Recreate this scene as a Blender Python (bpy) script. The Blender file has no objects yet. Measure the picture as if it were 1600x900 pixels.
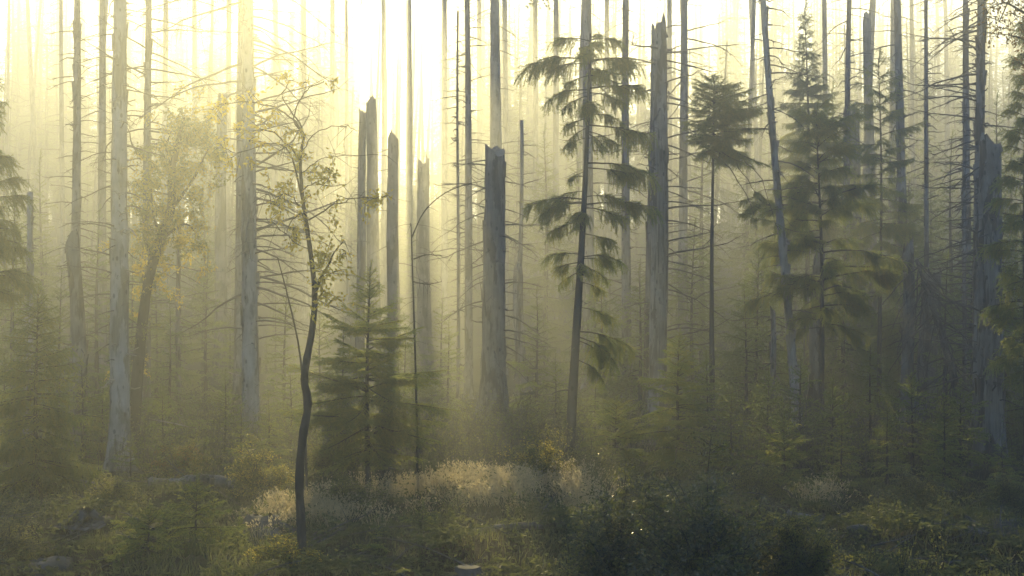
import bpy, math, random
import numpy as np
from mathutils import Matrix, Vector, Euler

PI = math.pi
S = bpy.context.scene
COL = S.collection
F = 2222.0            # focal length in photo pixels (50 mm lens on a 36 mm sensor)
CAMZ = 4.6

# ------------------------------------------------------------------ ground form
def gz(x, y):
    x = np.asarray(x, float); y = np.asarray(y, float)
    z = 0.10*np.sin(x*.55+.8)*np.cos(y*.42) + 0.07*np.sin(x*1.3+y*.9) + 0.05*np.sin(x*2.3-y*1.7+2)
    z = z + 0.12*np.sin(x*.21+1.0)*np.sin(y*.19)
    z = z + 0.022*np.clip(y-38, 0, 90)
    z = z + 3.0*np.clip(1-y/18.0, 0, 1)
    q = np.clip((y-80)/110.0, 0, 1); z = z + 11.0*q*q*(3-2*q)
    z = z + .22*np.sin(x*.8+2.2*np.sin(y*.31))*np.sin(y*.75+1)*np.clip((y-18)/6, 0, 1)
    return z

def X(px, d): return (px-800.0)/F*d
def Zp(py, d): return CAMZ+(450.0-py)/F*d

# ------------------------------------------------------------------ mesh builder
class MB:
    def __init__(s): s.v = []; s.n = 0; s.f = []
    def add(s, V, Fc, mat=0, smooth=False):
        V = np.asarray(V, float); Fc = np.asarray(Fc, int)
        s.v.append(V); s.f.append((Fc+s.n, mat, smooth)); s.n += len(V)
    def tube(s, P, R, n=5, mat=0, cap=True, smooth=True):
        P = np.asarray(P, float); R = np.asarray(R, float)
        T = np.gradient(P, axis=0); T /= np.linalg.norm(T, axis=1)[:, None]+1e-9
        ref = np.array([0, 0, 1.]) if abs(T[:, 2]).mean() < .8 else np.array([0, 1., 0])
        A = np.cross(T, ref); A /= np.linalg.norm(A, axis=1)[:, None]+1e-9
        B = np.cross(T, A)
        a = np.linspace(0, 2*PI, n, endpoint=False)
        V = P[:, None, :] + R[:, None, None]*(np.cos(a)[None, :, None]*A[:, None, :]+np.sin(a)[None, :, None]*B[:, None, :])
        k = len(P)
        i = np.arange(k-1)[:, None]*n; j = np.arange(n)[None, :]; j2 = (j+1) % n
        Q = np.stack([i+j, i+j2, i+n+j2, i+n+j], -1).reshape(-1, 4)
        s.add(V.reshape(-1, 3), Q, mat, smooth)
        if cap and n >= 3:
            s.add(V[-1], [[0, q, q+1] for q in range(1, n-1)], mat, False)
    def blades(s, P, D, L, W, rng, mat=0):
        m = len(P)
        if m == 0: return
        D = D/(np.linalg.norm(D, axis=1)[:, None]+1e-9)
        r = rng.normal(size=(m, 3)); sd = np.cross(D, r); sd /= np.linalg.norm(sd, axis=1)[:, None]+1e-9
        L = np.broadcast_to(L, (m,))[:, None]; W = np.broadcast_to(W, (m,))[:, None]
        V = np.stack([P-sd*W/2, P+sd*W/2, P+D*L], 1).reshape(-1, 3)
        s.add(V, np.arange(3*m).reshape(m, 3), mat)
    def bent(s, P, D, L, W, rng, mat=0):
        m = len(P); D = D/(np.linalg.norm(D, axis=1)[:, None]+1e-9)
        r = rng.normal(size=(m, 3)); r[:, 2] = 0; sd = np.cross(D, r); sd /= np.linalg.norm(sd, axis=1)[:, None]+1e-9
        L = np.broadcast_to(L, (m,))[:, None]; W = np.broadcast_to(W, (m,))[:, None]
        o = np.cross(sd, D)*rng.uniform(-.5, .5, (m, 1)); A = P+D*L*.55+o*L*.12; B = P+D*L*.9+o*L*.65; B[:, 2] -= (np.abs(o[:, 2])*L[:, 0])*.2
        V = np.stack([P-sd*W/2, P+sd*W/2, A+sd*W*.4, A-sd*W*.4, B], 1).reshape(-1, 3); b = np.arange(m)[:, None]*5
        s.add(V, b+np.array([[0, 1, 2, 3]]), mat); k = len(s.v)-1
        s.f.append(((b+np.array([[3, 2, 4]]))+(s.n-len(V)), mat, False)); s.v.append(np.zeros((0, 3)))
    def leaves(s, P, D, L, W, rng, mat=0):
        m = len(P)
        if m == 0: return
        D = D/(np.linalg.norm(D, axis=1)[:, None]+1e-9)
        r = rng.normal(size=(m, 3)); sd = np.cross(D, r); sd /= np.linalg.norm(sd, axis=1)[:, None]+1e-9
        N = np.cross(D, sd)
        L = np.broadcast_to(L, (m,))[:, None]; W = np.broadcast_to(W, (m,))[:, None]
        mid = P+D*L*.45
        V = np.stack([P, mid+sd*W/2+N*W*.18, P+D*L-N*L*.12, mid-sd*W/2+N*W*.18], 1).reshape(-1, 3)
        b = np.arange(m)[:, None]*4
        T = np.concatenate([b+np.array([[0, 1, 2]]), b+np.array([[0, 2, 3]])])
        s.add(V, T, mat)
    def merge(s, o, M):
        M = np.array(M)
        for (V, (Fc, mat, sm)), off in zip(zip(o.v, o.f), o.offs()):
            s.add(V@M[:3, :3].T+M[:3, 3], Fc-off, mat, sm)
    def offs(s):
        out = []; n = 0
        for V in s.v: out.append(n); n += len(V)
        return out
    def flat(s):
        """collapse into few chunks so that merging is quick"""
        if not s.v: return s
        V = np.concatenate(s.v); groups = {}
        for Fc, mat, sm in s.f: groups.setdefault((Fc.shape[1], mat, sm), []).append(Fc)
        s.v = [V]+[np.zeros((0, 3))]*(len(groups)-1)
        s.f = [(np.concatenate(g), k[1], k[2]) for k, g in groups.items()]
        s.isflat = True
        return s
    def mergeflat(s, o, M):
        M = np.array(M); V = o.v[0]@M[:3, :3].T+M[:3, 3]
        s.v.append(V)
        for Fc, mat, sm in o.f: s.f.append((Fc+s.n, mat, sm))
        s.n += len(V)
    def mesh(s, name, mats):
        me = bpy.data.meshes.new(name)
        V = np.concatenate(s.v).astype(np.float32)
        loops = np.concatenate([f[0].ravel() for f in s.f]).astype(np.int32)
        sizes = np.concatenate([np.full(len(f[0]), f[0].shape[1]) for f in s.f]).astype(np.int32)
        mi = np.concatenate([np.full(len(f[0]), f[1]) for f in s.f]).astype(np.int32)
        sm = np.concatenate([np.full(len(f[0]), f[2]) for f in s.f]).astype(bool)
        st = np.concatenate([[0], np.cumsum(sizes)[:-1]]).astype(np.int32)
        me.vertices.add(len(V)); me.vertices.foreach_set('co', V.ravel())
        me.loops.add(len(loops)); me.loops.foreach_set('vertex_index', loops)
        me.polygons.add(len(sizes)); me.polygons.foreach_set('loop_start', st)
        me.polygons.foreach_set('material_index', mi); me.polygons.foreach_set('use_smooth', sm)
        me.update(calc_edges=True)
        for m in mats: me.materials.append(m)
        return me

def link(name, me, parent=None, M=None):
    o = bpy.data.objects.new(name, me); COL.objects.link(o)
    if parent is not None: o.parent = parent
    if M is not None: o.matrix_local = M
    return o
def tag(o, label, cat, group=None):
    o['label'] = label; o['category'] = cat
    if group: o['group'] = group
    return o
def thing(name, label, cat, loc, group=None, rz=0):
    o = bpy.data.objects.new(name, None); COL.objects.link(o)
    o.location = loc; o.rotation_euler = (0, 0, rz); o.empty_display_size = .2
    return tag(o, label, cat, group)
def kind(o, k): o['kind'] = k; return o
def TRS(loc, az, pitch, sc, roll=0):
    return Matrix.Translation(loc) @ Matrix.Rotation(az, 4, 'Z') @ Matrix.Rotation(-pitch, 4, 'Y') @ Matrix.Rotation(roll, 4, 'X') @ Matrix.Diagonal((sc, sc, sc, 1))

# ------------------------------------------------------------------ materials
def newmat(name):
    m = bpy.data.materials.new(name); m.use_nodes = True
    nt = m.node_tree; nt.nodes.clear()
    out = nt.nodes.new('ShaderNodeOutputMaterial')
    return m, nt, out
def N(nt, t, **kw):
    n = nt.nodes.new(t)
    for k, v in kw.items():
        if k in n.inputs: n.inputs[k].default_value = v
        else: setattr(n, k, v)
    return n
def ramp(nt, fac, stops):
    r = nt.nodes.new('ShaderNodeValToRGB'); e = r.color_ramp.elements
    while len(e) < len(stops): e.new(.5)
    for el, (p, c) in zip(e, stops): el.position = p; el.color = (*c, 1)
    nt.links.new(fac, r.inputs[0]); return r.outputs[0]

def bark(name, stops, scale=(9, 9, 1.1), rough=.85, bump=.5, patch=None):
    m, nt, out = newmat(name); L = nt.links.new
    tc = N(nt, 'ShaderNodeTexCoord'); mp = N(nt, 'ShaderNodeMapping'); mp.inputs['Scale'].default_value = scale
    oi = N(nt, 'ShaderNodeObjectInfo')
    ad = N(nt, 'ShaderNodeVectorMath', operation='ADD'); L(tc.outputs['Object'], ad.inputs[0])
    cx = N(nt, 'ShaderNodeCombineXYZ'); mu = N(nt, 'ShaderNodeMath', operation='MULTIPLY'); mu.inputs[1].default_value = 40
    L(oi.outputs['Random'], mu.inputs[0]); L(mu.outputs[0], cx.inputs[2]); L(cx.outputs[0], ad.inputs[1])
    L(ad.outputs[0], mp.inputs[0])
    n1 = N(nt, 'ShaderNodeTexNoise'); n1.inputs['Scale'].default_value = 1; n1.inputs['Detail'].default_value = 6; n1.inputs['Roughness'].default_value = .65
    L(mp.outputs[0], n1.inputs['Vector'])
    n2 = N(nt, 'ShaderNodeTexNoise'); n2.inputs['Scale'].default_value = 1.7; n2.inputs['Detail'].default_value = 3
    L(ad.outputs[0], n2.inputs['Vector'])
    mx = N(nt, 'ShaderNodeMath', operation='MULTIPLY_ADD'); L(n2.outputs[0], mx.inputs[0]); mx.inputs[1].default_value = .55
    mx2 = N(nt, 'ShaderNodeMath', operation='MULTIPLY'); L(n1.outputs[0], mx2.inputs[0]); mx2.inputs[1].default_value = .5
    L(mx2.outputs[0], mx.inputs[2])
    c = ramp(nt, mx.outputs[0], stops)
    if patch:       # plates of bark still clinging to the bare wood
        mpp = N(nt, 'ShaderNodeMapping'); mpp.inputs['Scale'].default_value = (3.2, 3.2, .75); L(ad.outputs[0], mpp.inputs[0])
        n3 = N(nt, 'ShaderNodeTexNoise'); n3.inputs['Scale'].default_value = 1; n3.inputs['Detail'].default_value = 7; n3.inputs['Roughness'].default_value = .6; L(mpp.outputs[0], n3.inputs['Vector'])
        mr = N(nt, 'ShaderNodeMapRange'); mr.inputs['From Min'].default_value = .51; mr.inputs['From Max'].default_value = .55; L(n3.outputs[0], mr.inputs['Value'])
        mq = N(nt, 'ShaderNodeMix', data_type='RGBA'); L(mr.outputs[0], mq.inputs[0]); L(c, mq.inputs[6]); pc = ramp(nt, n1.outputs[0], [(.3, tuple(v*.5 for v in patch)), (.7, tuple(v*1.5 for v in patch))]); L(pc, mq.inputs[7]); c = mq.outputs[2]
    # dark knots where branches broke away
    vo = N(nt, 'ShaderNodeTexVoronoi'); mp2 = N(nt, 'ShaderNodeMapping'); mp2.inputs['Scale'].default_value = (4.5, 4.5, 2.6)
    L(ad.outputs[0], mp2.inputs[0]); L(mp2.outputs[0], vo.inputs['Vector']); vo.inputs['Scale'].default_value = 1
    kn = N(nt, 'ShaderNodeMapRange'); kn.inputs['From Min'].default_value = .12; kn.inputs['From Max'].default_value = .2
    kn.inputs['To Min'].default_value = .35; kn.inputs['To Max'].default_value = 1
    L(vo.outputs['Distance'], kn.inputs['Value'])
    mm = N(nt, 'ShaderNodeMix', data_type='RGBA', blend_type='MULTIPLY'); mm.inputs[0].default_value = 1
    L(c, mm.inputs[6]); L(kn.outputs[0], mm.inputs[7])
    b = N(nt, 'ShaderNodeBsdfPrincipled'); b.inputs['Roughness'].default_value = rough; b.inputs['Specular IOR Level'].default_value = .25
    L(mm.outputs[2], b.inputs['Base Color'])
    bp = N(nt, 'ShaderNodeBump'); bp.inputs['Strength'].default_value = bump; bp.inputs['Distance'].default_value = .03
    L(n1.outputs[0], bp.inputs['Height']); L(bp.outputs[0], b.inputs['Normal'])
    L(b.outputs[0], out.inputs[0]); return m

def leafmat(name, c1, c2, t1, t2, fac=.45, rough=.5, spec=.4, scale=1.5):
    m, nt, out = newmat(name); L = nt.links.new
    g = N(nt, 'ShaderNodeNewGeometry')
    n = N(nt, 'ShaderNodeTexNoise'); n.inputs['Scale'].default_value = scale; n.inputs['Detail'].default_value = 2
    L(g.outputs['Position'], n.inputs['Vector'])
    oi = N(nt, 'ShaderNodeObjectInfo')
    a = N(nt, 'ShaderNodeMath', operation='MULTIPLY_ADD'); a.inputs[1].default_value = .35
    L(oi.outputs['Random'], a.inputs[0]); L(n.outputs[0], a.inputs[2])
    a2 = N(nt, 'ShaderNodeMath', operation='MULTIPLY_ADD'); a2.inputs[1].default_value = .3   # each leaf a little different
    L(g.outputs['Random Per Island'], a2.inputs[0]); L(a.outputs[0], a2.inputs[2])
    f = a2.outputs[0]
    ca = ramp(nt, f, [(.45, c1), (1.0, c2)]); cb = ramp(nt, f, [(.45, t1), (1.0, t2)])
    b = N(nt, 'ShaderNodeBsdfPrincipled'); b.inputs['Roughness'].default_value = rough; b.inputs['Specular IOR Level'].default_value = spec
    L(ca, b.inputs['Base Color'])
    t = N(nt, 'ShaderNodeBsdfTranslucent'); L(cb, t.inputs['Color'])
    mx = N(nt, 'ShaderNodeMixShader'); mx.inputs[0].default_value = fac
    L(b.outputs[0], mx.inputs[1]); L(t.outputs[0], mx.inputs[2]); L(mx.outputs[0], out.inputs[0])
    return m

M_DEAD = bark('weathered_dead_wood', [(.3, (.09, .078, .066)), (.5, (.22, .20, .18)), (.68, (.38, .355, .32))], patch=(.12, .10, .08))
M_PALE = bark('pale_barkless_wood', [(.3, (.15, .135, .12)), (.5, (.34, .32, .29)), (.7, (.50, .475, .44))], patch=(.20, .18, .145))
M_SNAG = bark("rotting_wood", [(.3, (.08, .07, .06)), (.5, (.19, .172, .15)), (.7, (.34, .315, .28))], patch=(.10, .085, .07), bump=.9)
M_STUMP = bark('weathered_stump_wood', [(.3, (.03, .028, .022)), (.5, (.10, .095, .085)), (.7, (.20, .19, .175))], bump=.8)
M_SPL = bark('splintered_wood', [(.3, (.12, .10, .08)), (.55, (.27, .24, .20)), (.75, (.38, .35, .30))], scale=(22, 22, 1.0), bump=.9)
M_LIVE = bark('living_spruce_bark', [(.3, (.035, .028, .023)), (.55, (.085, .07, .058)), (.75, (.15, .13, .11))])
M_BROAD = bark('dark_broadleaf_bark', [(.3, (.028, .024, .02)), (.55, (.065, .058, .05)), (.75, (.12, .115, .10))], scale=(14, 14, 4))
M_TWIG = bark('dead_twig_wood', [(.3, (.07, .06, .05)), (.55, (.14, .125, .11)), (.75, (.24, .22, .195))], bump=.2)
M_CUT = bark('cut_wood_face', [(.3, (.05, .046, .037)), (.55, (.10, .093, .078)), (.75, (.15, .14, .12))], scale=(5, 5, 5), bump=.3)
M_NEED = leafmat('spruce_needles', (.024, .05, .03), (.05, .085, .045), (.24, .34, .08), (.46, .52, .13), .55, .5, .4)
M_NEEDY = leafmat('fresh_spruce_needles', (.05, .075, .022), (.10, .11, .03), (.38, .42, .08), (.6, .58, .13), .58, .45, .45)
M_YEL = leafmat('yellow_autumn_leaves', (.20, .17, .03), (.34, .27, .05), (.7, .58, .09), (.9, .74, .16), .6, .5, .3, 3)
M_LEAF = leafmat('green_broad_leaves', (.04, .065, .02), (.09, .11, .03), (.28, .32, .06), (.48, .45, .10), .52, .38, .5, 3)
M_SHRUB = leafmat('glossy_shrub_leaves', (.06, .08, .04), (.19, .19, .10), (.2, .22, .06), (.4, .37, .12), .42, .25, .8, 4)
M_BROWN = leafmat('bronze_oak_leaves', (.10, .06, .02), (.16, .10, .03), (.4, .24, .05), (.55, .34, .08), .5, .45, .4, 3)
M_GRASS = leafmat('forest_grass', (.026, .044, .026), (.06, .075, .042), (.13, .18, .065), (.28, .29, .11), .5, .45, .4, .9)
M_STRAW = leafmat('dry_straw_grass', (.34, .28, .15), (.50, .42, .24), (.7, .58, .32), (.85, .72, .45), .55, .5, .35, 2)
M_HERB = leafmat('ground_herbs', (.02, .042, .026), (.05, .072, .04), (.12, .17, .06), (.26, .28, .09), .5, .6, .2, 1.2)

def groundmat():
    m, nt, out = newmat('forest_floor'); L = nt.links.new
    tc = N(nt, 'ShaderNodeTexCoord')
    n1 = N(nt, 'ShaderNodeTexNoise'); n1.inputs['Scale'].default_value = .35; n1.inputs['Detail'].default_value = 8; L(tc.outputs['Object'], n1.inputs['Vector'])
    n2 = N(nt, 'ShaderNodeTexNoise'); n2.inputs['Scale'].default_value = 9; n2.inputs['Detail'].default_value = 8; n2.inputs['Roughness'].default_value = .7; L(tc.outputs['Object'], n2.inputs['Vector'])
    a = N(nt, 'ShaderNodeMath', operation='MULTIPLY_ADD'); a.inputs[1].default_value = .5
    L(n2.outputs[0], a.inputs[0]); h = N(nt, 'ShaderNodeMath', operation='MULTIPLY'); h.inputs[1].default_value = .5; L(n1.outputs[0], h.inputs[0]); L(h.outputs[0], a.inputs[2])
    c = ramp(nt, a.outputs[0], [(.35, (.022, .018, .013)), (.48, (.05, .045, .025)), (.56, (.05, .06, .022)), (.68, (.11, .09, .05))])
    b = N(nt, 'ShaderNodeBsdfPrincipled'); b.inputs['Roughness'].default_value = .95; b.inputs['Specular IOR Level'].default_value = .1
    L(c, b.inputs['Base Color'])
    bp = N(nt, 'ShaderNodeBump'); bp.inputs['Strength'].default_value = .9; bp.inputs['Distance'].default_value = .08
    L(n2.outputs[0], bp.inputs['Height']); L(bp.outputs[0], b.inputs['Normal']); L(b.outputs[0], out.inputs[0]); return m
M_GROUND = groundmat()
M_STONE = bark('mossy_grey_stone', [(.3, (.025, .03, .018)), (.5, (.07, .07, .06)), (.7, (.15, .145, .14))], scale=(3, 3, 3), bump=.8)

# ------------------------------------------------------------------ spruce boughs
def poly(p0, d, l, sag, k=4):
    u = np.linspace(0, 1, k)[:, None]
    P = p0+d*l*u; P[:, 2] -= sag*l*u[:, 0]**2
    return P
def resample(P, sp):
    seg = np.linalg.norm(np.diff(P, axis=0), axis=1); s = np.concatenate([[0], np.cumsum(seg)])
    n = max(2, int(s[-1]/sp)); q = np.linspace(0, s[-1], n)
    Q = np.stack([np.interp(q, s, P[:, i]) for i in range(3)], 1)
    T = np.stack([np.gradient(Q[:, i]) for i in range(3)], 1); T /= np.linalg.norm(T, axis=1)[:, None]+1e-9
    return Q, T
def needles(mb, P, rng, sp, ln, w, mat, up=.25):
    Q, T = resample(P, sp)
    for k in range(3):
        r = rng.normal(size=Q.shape); r -= (r*T).sum(1)[:, None]*T; r /= np.linalg.norm(r, axis=1)[:, None]+1e-9
        D = T*rng.uniform(.55, .95, (len(Q), 1))+r*.75; D[:, 2] += up*.4
        mb.blades(Q+rng.normal(0, .004, Q.shape), D, ln*rng.uniform(.7, 1.15, len(Q)), w, rng, mat)

def bough(L, seed, fam, lod=0):
    rng = np.random.default_rng(seed); mb = MB()
    t = np.linspace(0, 1, 9)
    if fam == 'young': z = L*(.10*t-.26*t**2+.16*t**3)
    elif fam == 'wave': z = L*(.02*t-.40*t**2+.30*t**3)
    else: z = L*(.13*t-.20*t**2-.08*t**3)+np.cumsum(rng.normal(0, .024*L, 9))*t
    yy = L*.05*np.sin(t*rng.uniform(2, 5)+rng.uniform(0, 6))*t
    A = np.stack([L*t, yy, z], 1)
    mb.tube(A, np.linspace(.006+.010*L, .003, 9), 4 if lod else 5, 0, False)
    ds = [.045, .085, .16][lod]; sp = [.017, .038, .085][lod]; ln = [.040, .066, .13][lod]; w = [.014, .033, .07][lod]
    Q, T = resample(A, ds); n = len(Q)
    shoots = [A[int(len(A)*.25):]] if L > .5 else [A]
    if fam == 'droop':
        axes = [(A, 1.0)]
        for q in range(int(3+L*4)):
            v = rng.uniform(.28, .88); p = np.array([np.interp(v, t, A[:, c]) for c in range(3)]); l = L*(.14+.42*(1-v))*rng.uniform(.6, 1.15); sd = 1 if q % 2 else -1
            d = np.array([rng.uniform(.55, .95), sd*rng.uniform(.35, .85), rng.uniform(-.1, .22)]); B = poly(p, d/np.linalg.norm(d), l, rng.uniform(.25, .55), 6)
            mb.tube(B, np.linspace(.004+.004*L, .002, 6), 4, 0, False); axes.append((B, .8))
        shoots = []
        for B, f in axes:
            Qa, Ta = resample(B, [.032, .07, .15][lod]); m = len(Qa)
            for j in range(m):
                v = j/max(1, m-1)
                if f == 1.0 and v < .3: continue
                if math.sin(v*9+seed*1.3+f*5) < -.72: continue            # gaps between tufts
                l = (.09+.17*min(1.3, L))*rng.uniform(.35, 1.25)*(.75+.5*math.sin(v*PI))*f
                d = np.array([rng.uniform(.0, .6), rng.uniform(-.55, .55), rng.uniform(-1.0, -.1)]); shoots.append(poly(Qa[j], d/np.linalg.norm(d), l, rng.uniform(.15, .6), 4))
                if rng.random() < .45:
                    d = np.array([rng.uniform(.3, .9), rng.uniform(-.9, .9), rng.uniform(-.1, .3)]); shoots.append(poly(Qa[j], d/np.linalg.norm(d), l*.6, rng.uniform(.1, .4), 3))
        n = 0
    for i in range(n):
        u = i/(n-1)
        if u < {'young': .10, 'wave': .16, 'droop': .30}[fam]: continue
        if rng.random() < .10: continue
        sd = 1 if (i+seed) % 2 else -1
        if fam == 'young' or fam == 'wave':
            l = (.07+.40*L*(1-u)**.75*min(1, u*4+.25))*rng.uniform(.65, 1.2)
            an = rng.uniform(.75, 1.05)
            d = np.array([math.cos(an), sd*math.sin(an), rng.uniform(-.22, .10)])
            P = poly(Q[i], d, l, rng.uniform(.05, .30) if fam == 'young' else rng.uniform(.3, .75))
        else:
            hang = rng.random() < .5
            if hang:
                l = (.13+.24*min(L, 1.5)*(1-abs(1.4*u-.8)))*rng.uniform(.5, 1.35)
                d = np.array([rng.uniform(.2, .6), sd*rng.uniform(.1, .5), rng.uniform(-.7, -.2)])
            else:
                l = (.08+.34*L*(1-u)**.7*min(1, u*4+.2))*rng.uniform(.6, 1.2)
                d = np.array([rng.uniform(.5, .8), sd*rng.uniform(.5, .9), rng.uniform(-.15, .1)])
            P = poly(Q[i], d/np.linalg.norm(d), l, rng.uniform(.35, .8))
        shoots.append(P)
        if l > [.16, .24, .45][lod]:
            Qs, Ts = resample(P, [.055, .10, .17][lod])
            for j in range(1, len(Qs)):
                v = j/len(Qs); s2 = 1 if j % 2 else -1
                l2 = (.04+.38*l*(1-v))*rng.uniform(.6, 1.2)
                side = np.cross(Ts[j], [0, 0, 1.]); side /= np.linalg.norm(side)+1e-9
                d2 = Ts[j]*.65+side*s2*.7+np.array([0, 0, rng.uniform(-.15, .1) if fam == 'young' else -.45])
                shoots.append(poly(Qs[j], d2/np.linalg.norm(d2), l2, .15 if fam == 'young' else .6, 3))
    for P in shoots:
        needles(mb, P, rng, sp, ln, w, 1 if lod else (2 if rng.random() < .3 else 1), up=.3 if fam == 'young' else 0)
    return mb.flat()

LENS = [.35, .65, 1.05, 1.5, 2.1]
LIB = {}
def get_bough(L, fam, seed, lod=0):
    i = min(range(len(LENS)), key=lambda q: abs(math.log(LENS[q]/max(L, .05))))
    s = seed % (3 if lod == 0 else 2); key = (i, fam, s, lod)
    if key not in LIB:
        mb = bough(LENS[i], 17*i+101*s+len(fam), fam, lod)
        LIB[key] = [mb, None]
    return key, L/LENS[i]
def bough_mesh(key):
    e = LIB[key]
    if e[1] is None: e[1] = e[0].mesh('bough', [M_LIVE, M_NEED, M_NEEDY])
    return e[1]

# ------------------------------------------------------------------ dead branches
def dead_branch(L, seed, lod=0):
    rng = np.random.default_rng(seed+900); mb = MB()
    k = 9; t = np.linspace(0, 1, k)
    a, b, c = rng.uniform(-.10, .18), rng.uniform(-.55, -.15), rng.uniform(.05, .42)
    A = np.stack([L*t, L*.10*np.sin(t*rng.uniform(1, 4)+rng.uniform(0, 6))*t+np.cumsum(rng.normal(0, .028*L, k))*t, L*(a*t+b*t**2+c*t**3)+np.cumsum(rng.normal(0, .022*L, k))*t], 1)
    r0 = .009+.0075*L
    mb.tube(A, r0*(1-t)**.8+.0035, 4 if lod else 5, 0, False)
    m = int((3+L*4.2)*(.7 if lod else 1))
    for i in range(m):
        u = rng.uniform(.22, .97); p = np.array([np.interp(u, t, A[:, q]) for q in range(3)])
        l = L*(.12+.34*(1-u))*rng.uniform(.4, 1.25); sd = 1 if rng.random() < .5 else -1
        d = np.array([rng.uniform(.35, .9), sd*rng.uniform(.25, .9), rng.uniform(-.55, .3)]); d /= np.linalg.norm(d)
        P = poly(p, d, l, rng.uniform(-.15, .45), 5)
        mb.tube(P, np.linspace(.0065, .0028, 5), 3, 0, False)
        if l > .35 and not lod:
            for j in range(int(l*5)):
                v = rng.uniform(.3, .95); q = p+(P[-1]-p)*v; q[2] = np.interp(v, np.linspace(0, 1, 5), P[:, 2])
                d2 = d+rng.normal(0, .55, 3); d2 /= np.linalg.norm(d2)
                mb.tube(poly(q, d2, l*rng.uniform(.15, .4), .2, 3), np.linspace(.004, .002, 3), 3, 0, False)
    return mb.flat()
DL = [.45, .9, 1.5, 2.3, 3.2]
DLIB = {}
def get_dead(L, seed, lod=0):
    i = min(range(len(DL)), key=lambda q: abs(math.log(DL[q]/max(L, .1))))
    key = (i, seed % 4, lod)
    if key not in DLIB: DLIB[key] = [dead_branch(DL[i], 31*i+7*(seed % 4), lod), None]
    return key, L/DL[i]
def dead_mesh(key):
    e = DLIB[key]
    if e[1] is None: e[1] = e[0].mesh('branch', [M_TWIG])
    return e[1]

# ------------------------------------------------------------------ trunks
def trunk_mb(base_r, H, lean=(0, 0), curve=.1, broken=0.0, seed=0, taper=.55, n=14, Hfull=None, flare=.7, fork=0):
    """rises from z=0 (buried 0.3 below) to H; returns builder and centre function"""
    rng = np.random.default_rng(seed); mb = MB()
    k = max(10, int(H/.45)); z = np.concatenate([[-.35], np.linspace(0, 1, k)**1.05*H])
    Hf = Hfull or H
    ph = rng.uniform(0, 6, 4)
    def cen(zz):
        u = np.asarray(zz)/max(H, 1e-3)
        return (lean[0]*u+curve*np.sin(u*PI*1.3+ph[0])*u*.6, lean[1]*u+curve*np.cos(u*PI*1.1+ph[1])*u*.6)
    def rad(zz):
        zz = np.asarray(zz, float)
        return base_r*(1-taper*np.clip(zz/Hf, 0, 1))*(1+flare*np.exp(-np.clip(zz, 0, None)/(1.4*base_r+.05)))
    a = np.linspace(0, 2*PI, n, endpoint=False)
    cx, cy = cen(z); R = rad(z)
    fl = 1+.07*np.sin(3*a+ph[2])[None]*np.exp(-np.clip(z, 0, None)/1.2)[:, None]*1.8+.035*np.sin(5*a+ph[3])[None]+rng.normal(0, .03, (len(z), n))
    V = np.stack([cx[:, None]+R[:, None]*fl*np.cos(a), cy[:, None]+R[:, None]*fl*np.sin(a), np.repeat(z[:, None], n, 1)], -1)
    if broken > 0:
        off = broken*(.6*np.sin(a+ph[2])+.4*np.sin(2*a+ph[3])+rng.uniform(-.4, .5, n))
        w = np.clip((z-(H-1.2*broken-.6))/(1.2*broken+.6), 0, 1)
        V[:, :, 2] += w[:, None]*off[None]
    K = len(z); i = np.arange(K-1)[:, None]*n; j = np.arange(n)[None]; j2 = (j+1) % n
    mb.add(V.reshape(-1, 3), np.stack([i+j, i+j2, i+n+j2, i+n+j], -1).reshape(-1, 4), 0, True)
    top = V[-1]; c = top.mean(0); c[2] -= broken*.5
    Vt = np.concatenate([top, [c]])
    mb.add(Vt, [[q, (q+1) % n, n] for q in range(n)], 1 if broken > 0 else 0, False)
    if broken > 0:
        for q in range(rng.integers(1, 5)):
            k0 = rng.integers(0, n); p = top[k0]*.92+c*.08; p = np.array([p[0], p[1], top[k0][2]-.12]); l = broken*rng.uniform(.3, 1.1)+.06
            P = p+np.array([rng.normal(0, .05), rng.normal(0, .05), 1])*np.linspace(0, l, 4)[:, None]
            mb.tube(P, np.array([.22, .17, .09, .01])*base_r*rng.uniform(.6, 1.2), 4, int(rng.random() < .5), False, False)
    return mb, cen, rad

def add_dead_branches(t, cen, rad, z0, z1, n, Lr, seed, parts=True, pitch=(-.35, .35), biasaz=None):
    rng = random.Random(seed); mb = MB()
    for i in range(n):
        z = z0+(z1-z0)*((i+rng.random())/n)
        az = rng.uniform(0, 2*PI)
        if biasaz is not None and rng.random() < .6: az = biasaz+rng.gauss(0, .5)
        L = rng.uniform(*Lr)*(1.0 if rng.random() < .7 else .45)
        cx, cy = cen(z); r = float(rad(z))*.8
        key, sc = get_dead(L, rng.randrange(99), 0 if parts else 1)
        M = TRS((float(cx)+r*math.cos(az), float(cy)+r*math.sin(az), z), az, rng.uniform(*pitch), sc)
        if parts: link('branch', dead_mesh(key), t, M)
        else: mb.mergeflat(DLIB[key][0], M)
    if not parts and mb.n: link('crown', mb.flat().mesh('crown', [M_TWIG]), t)

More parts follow.
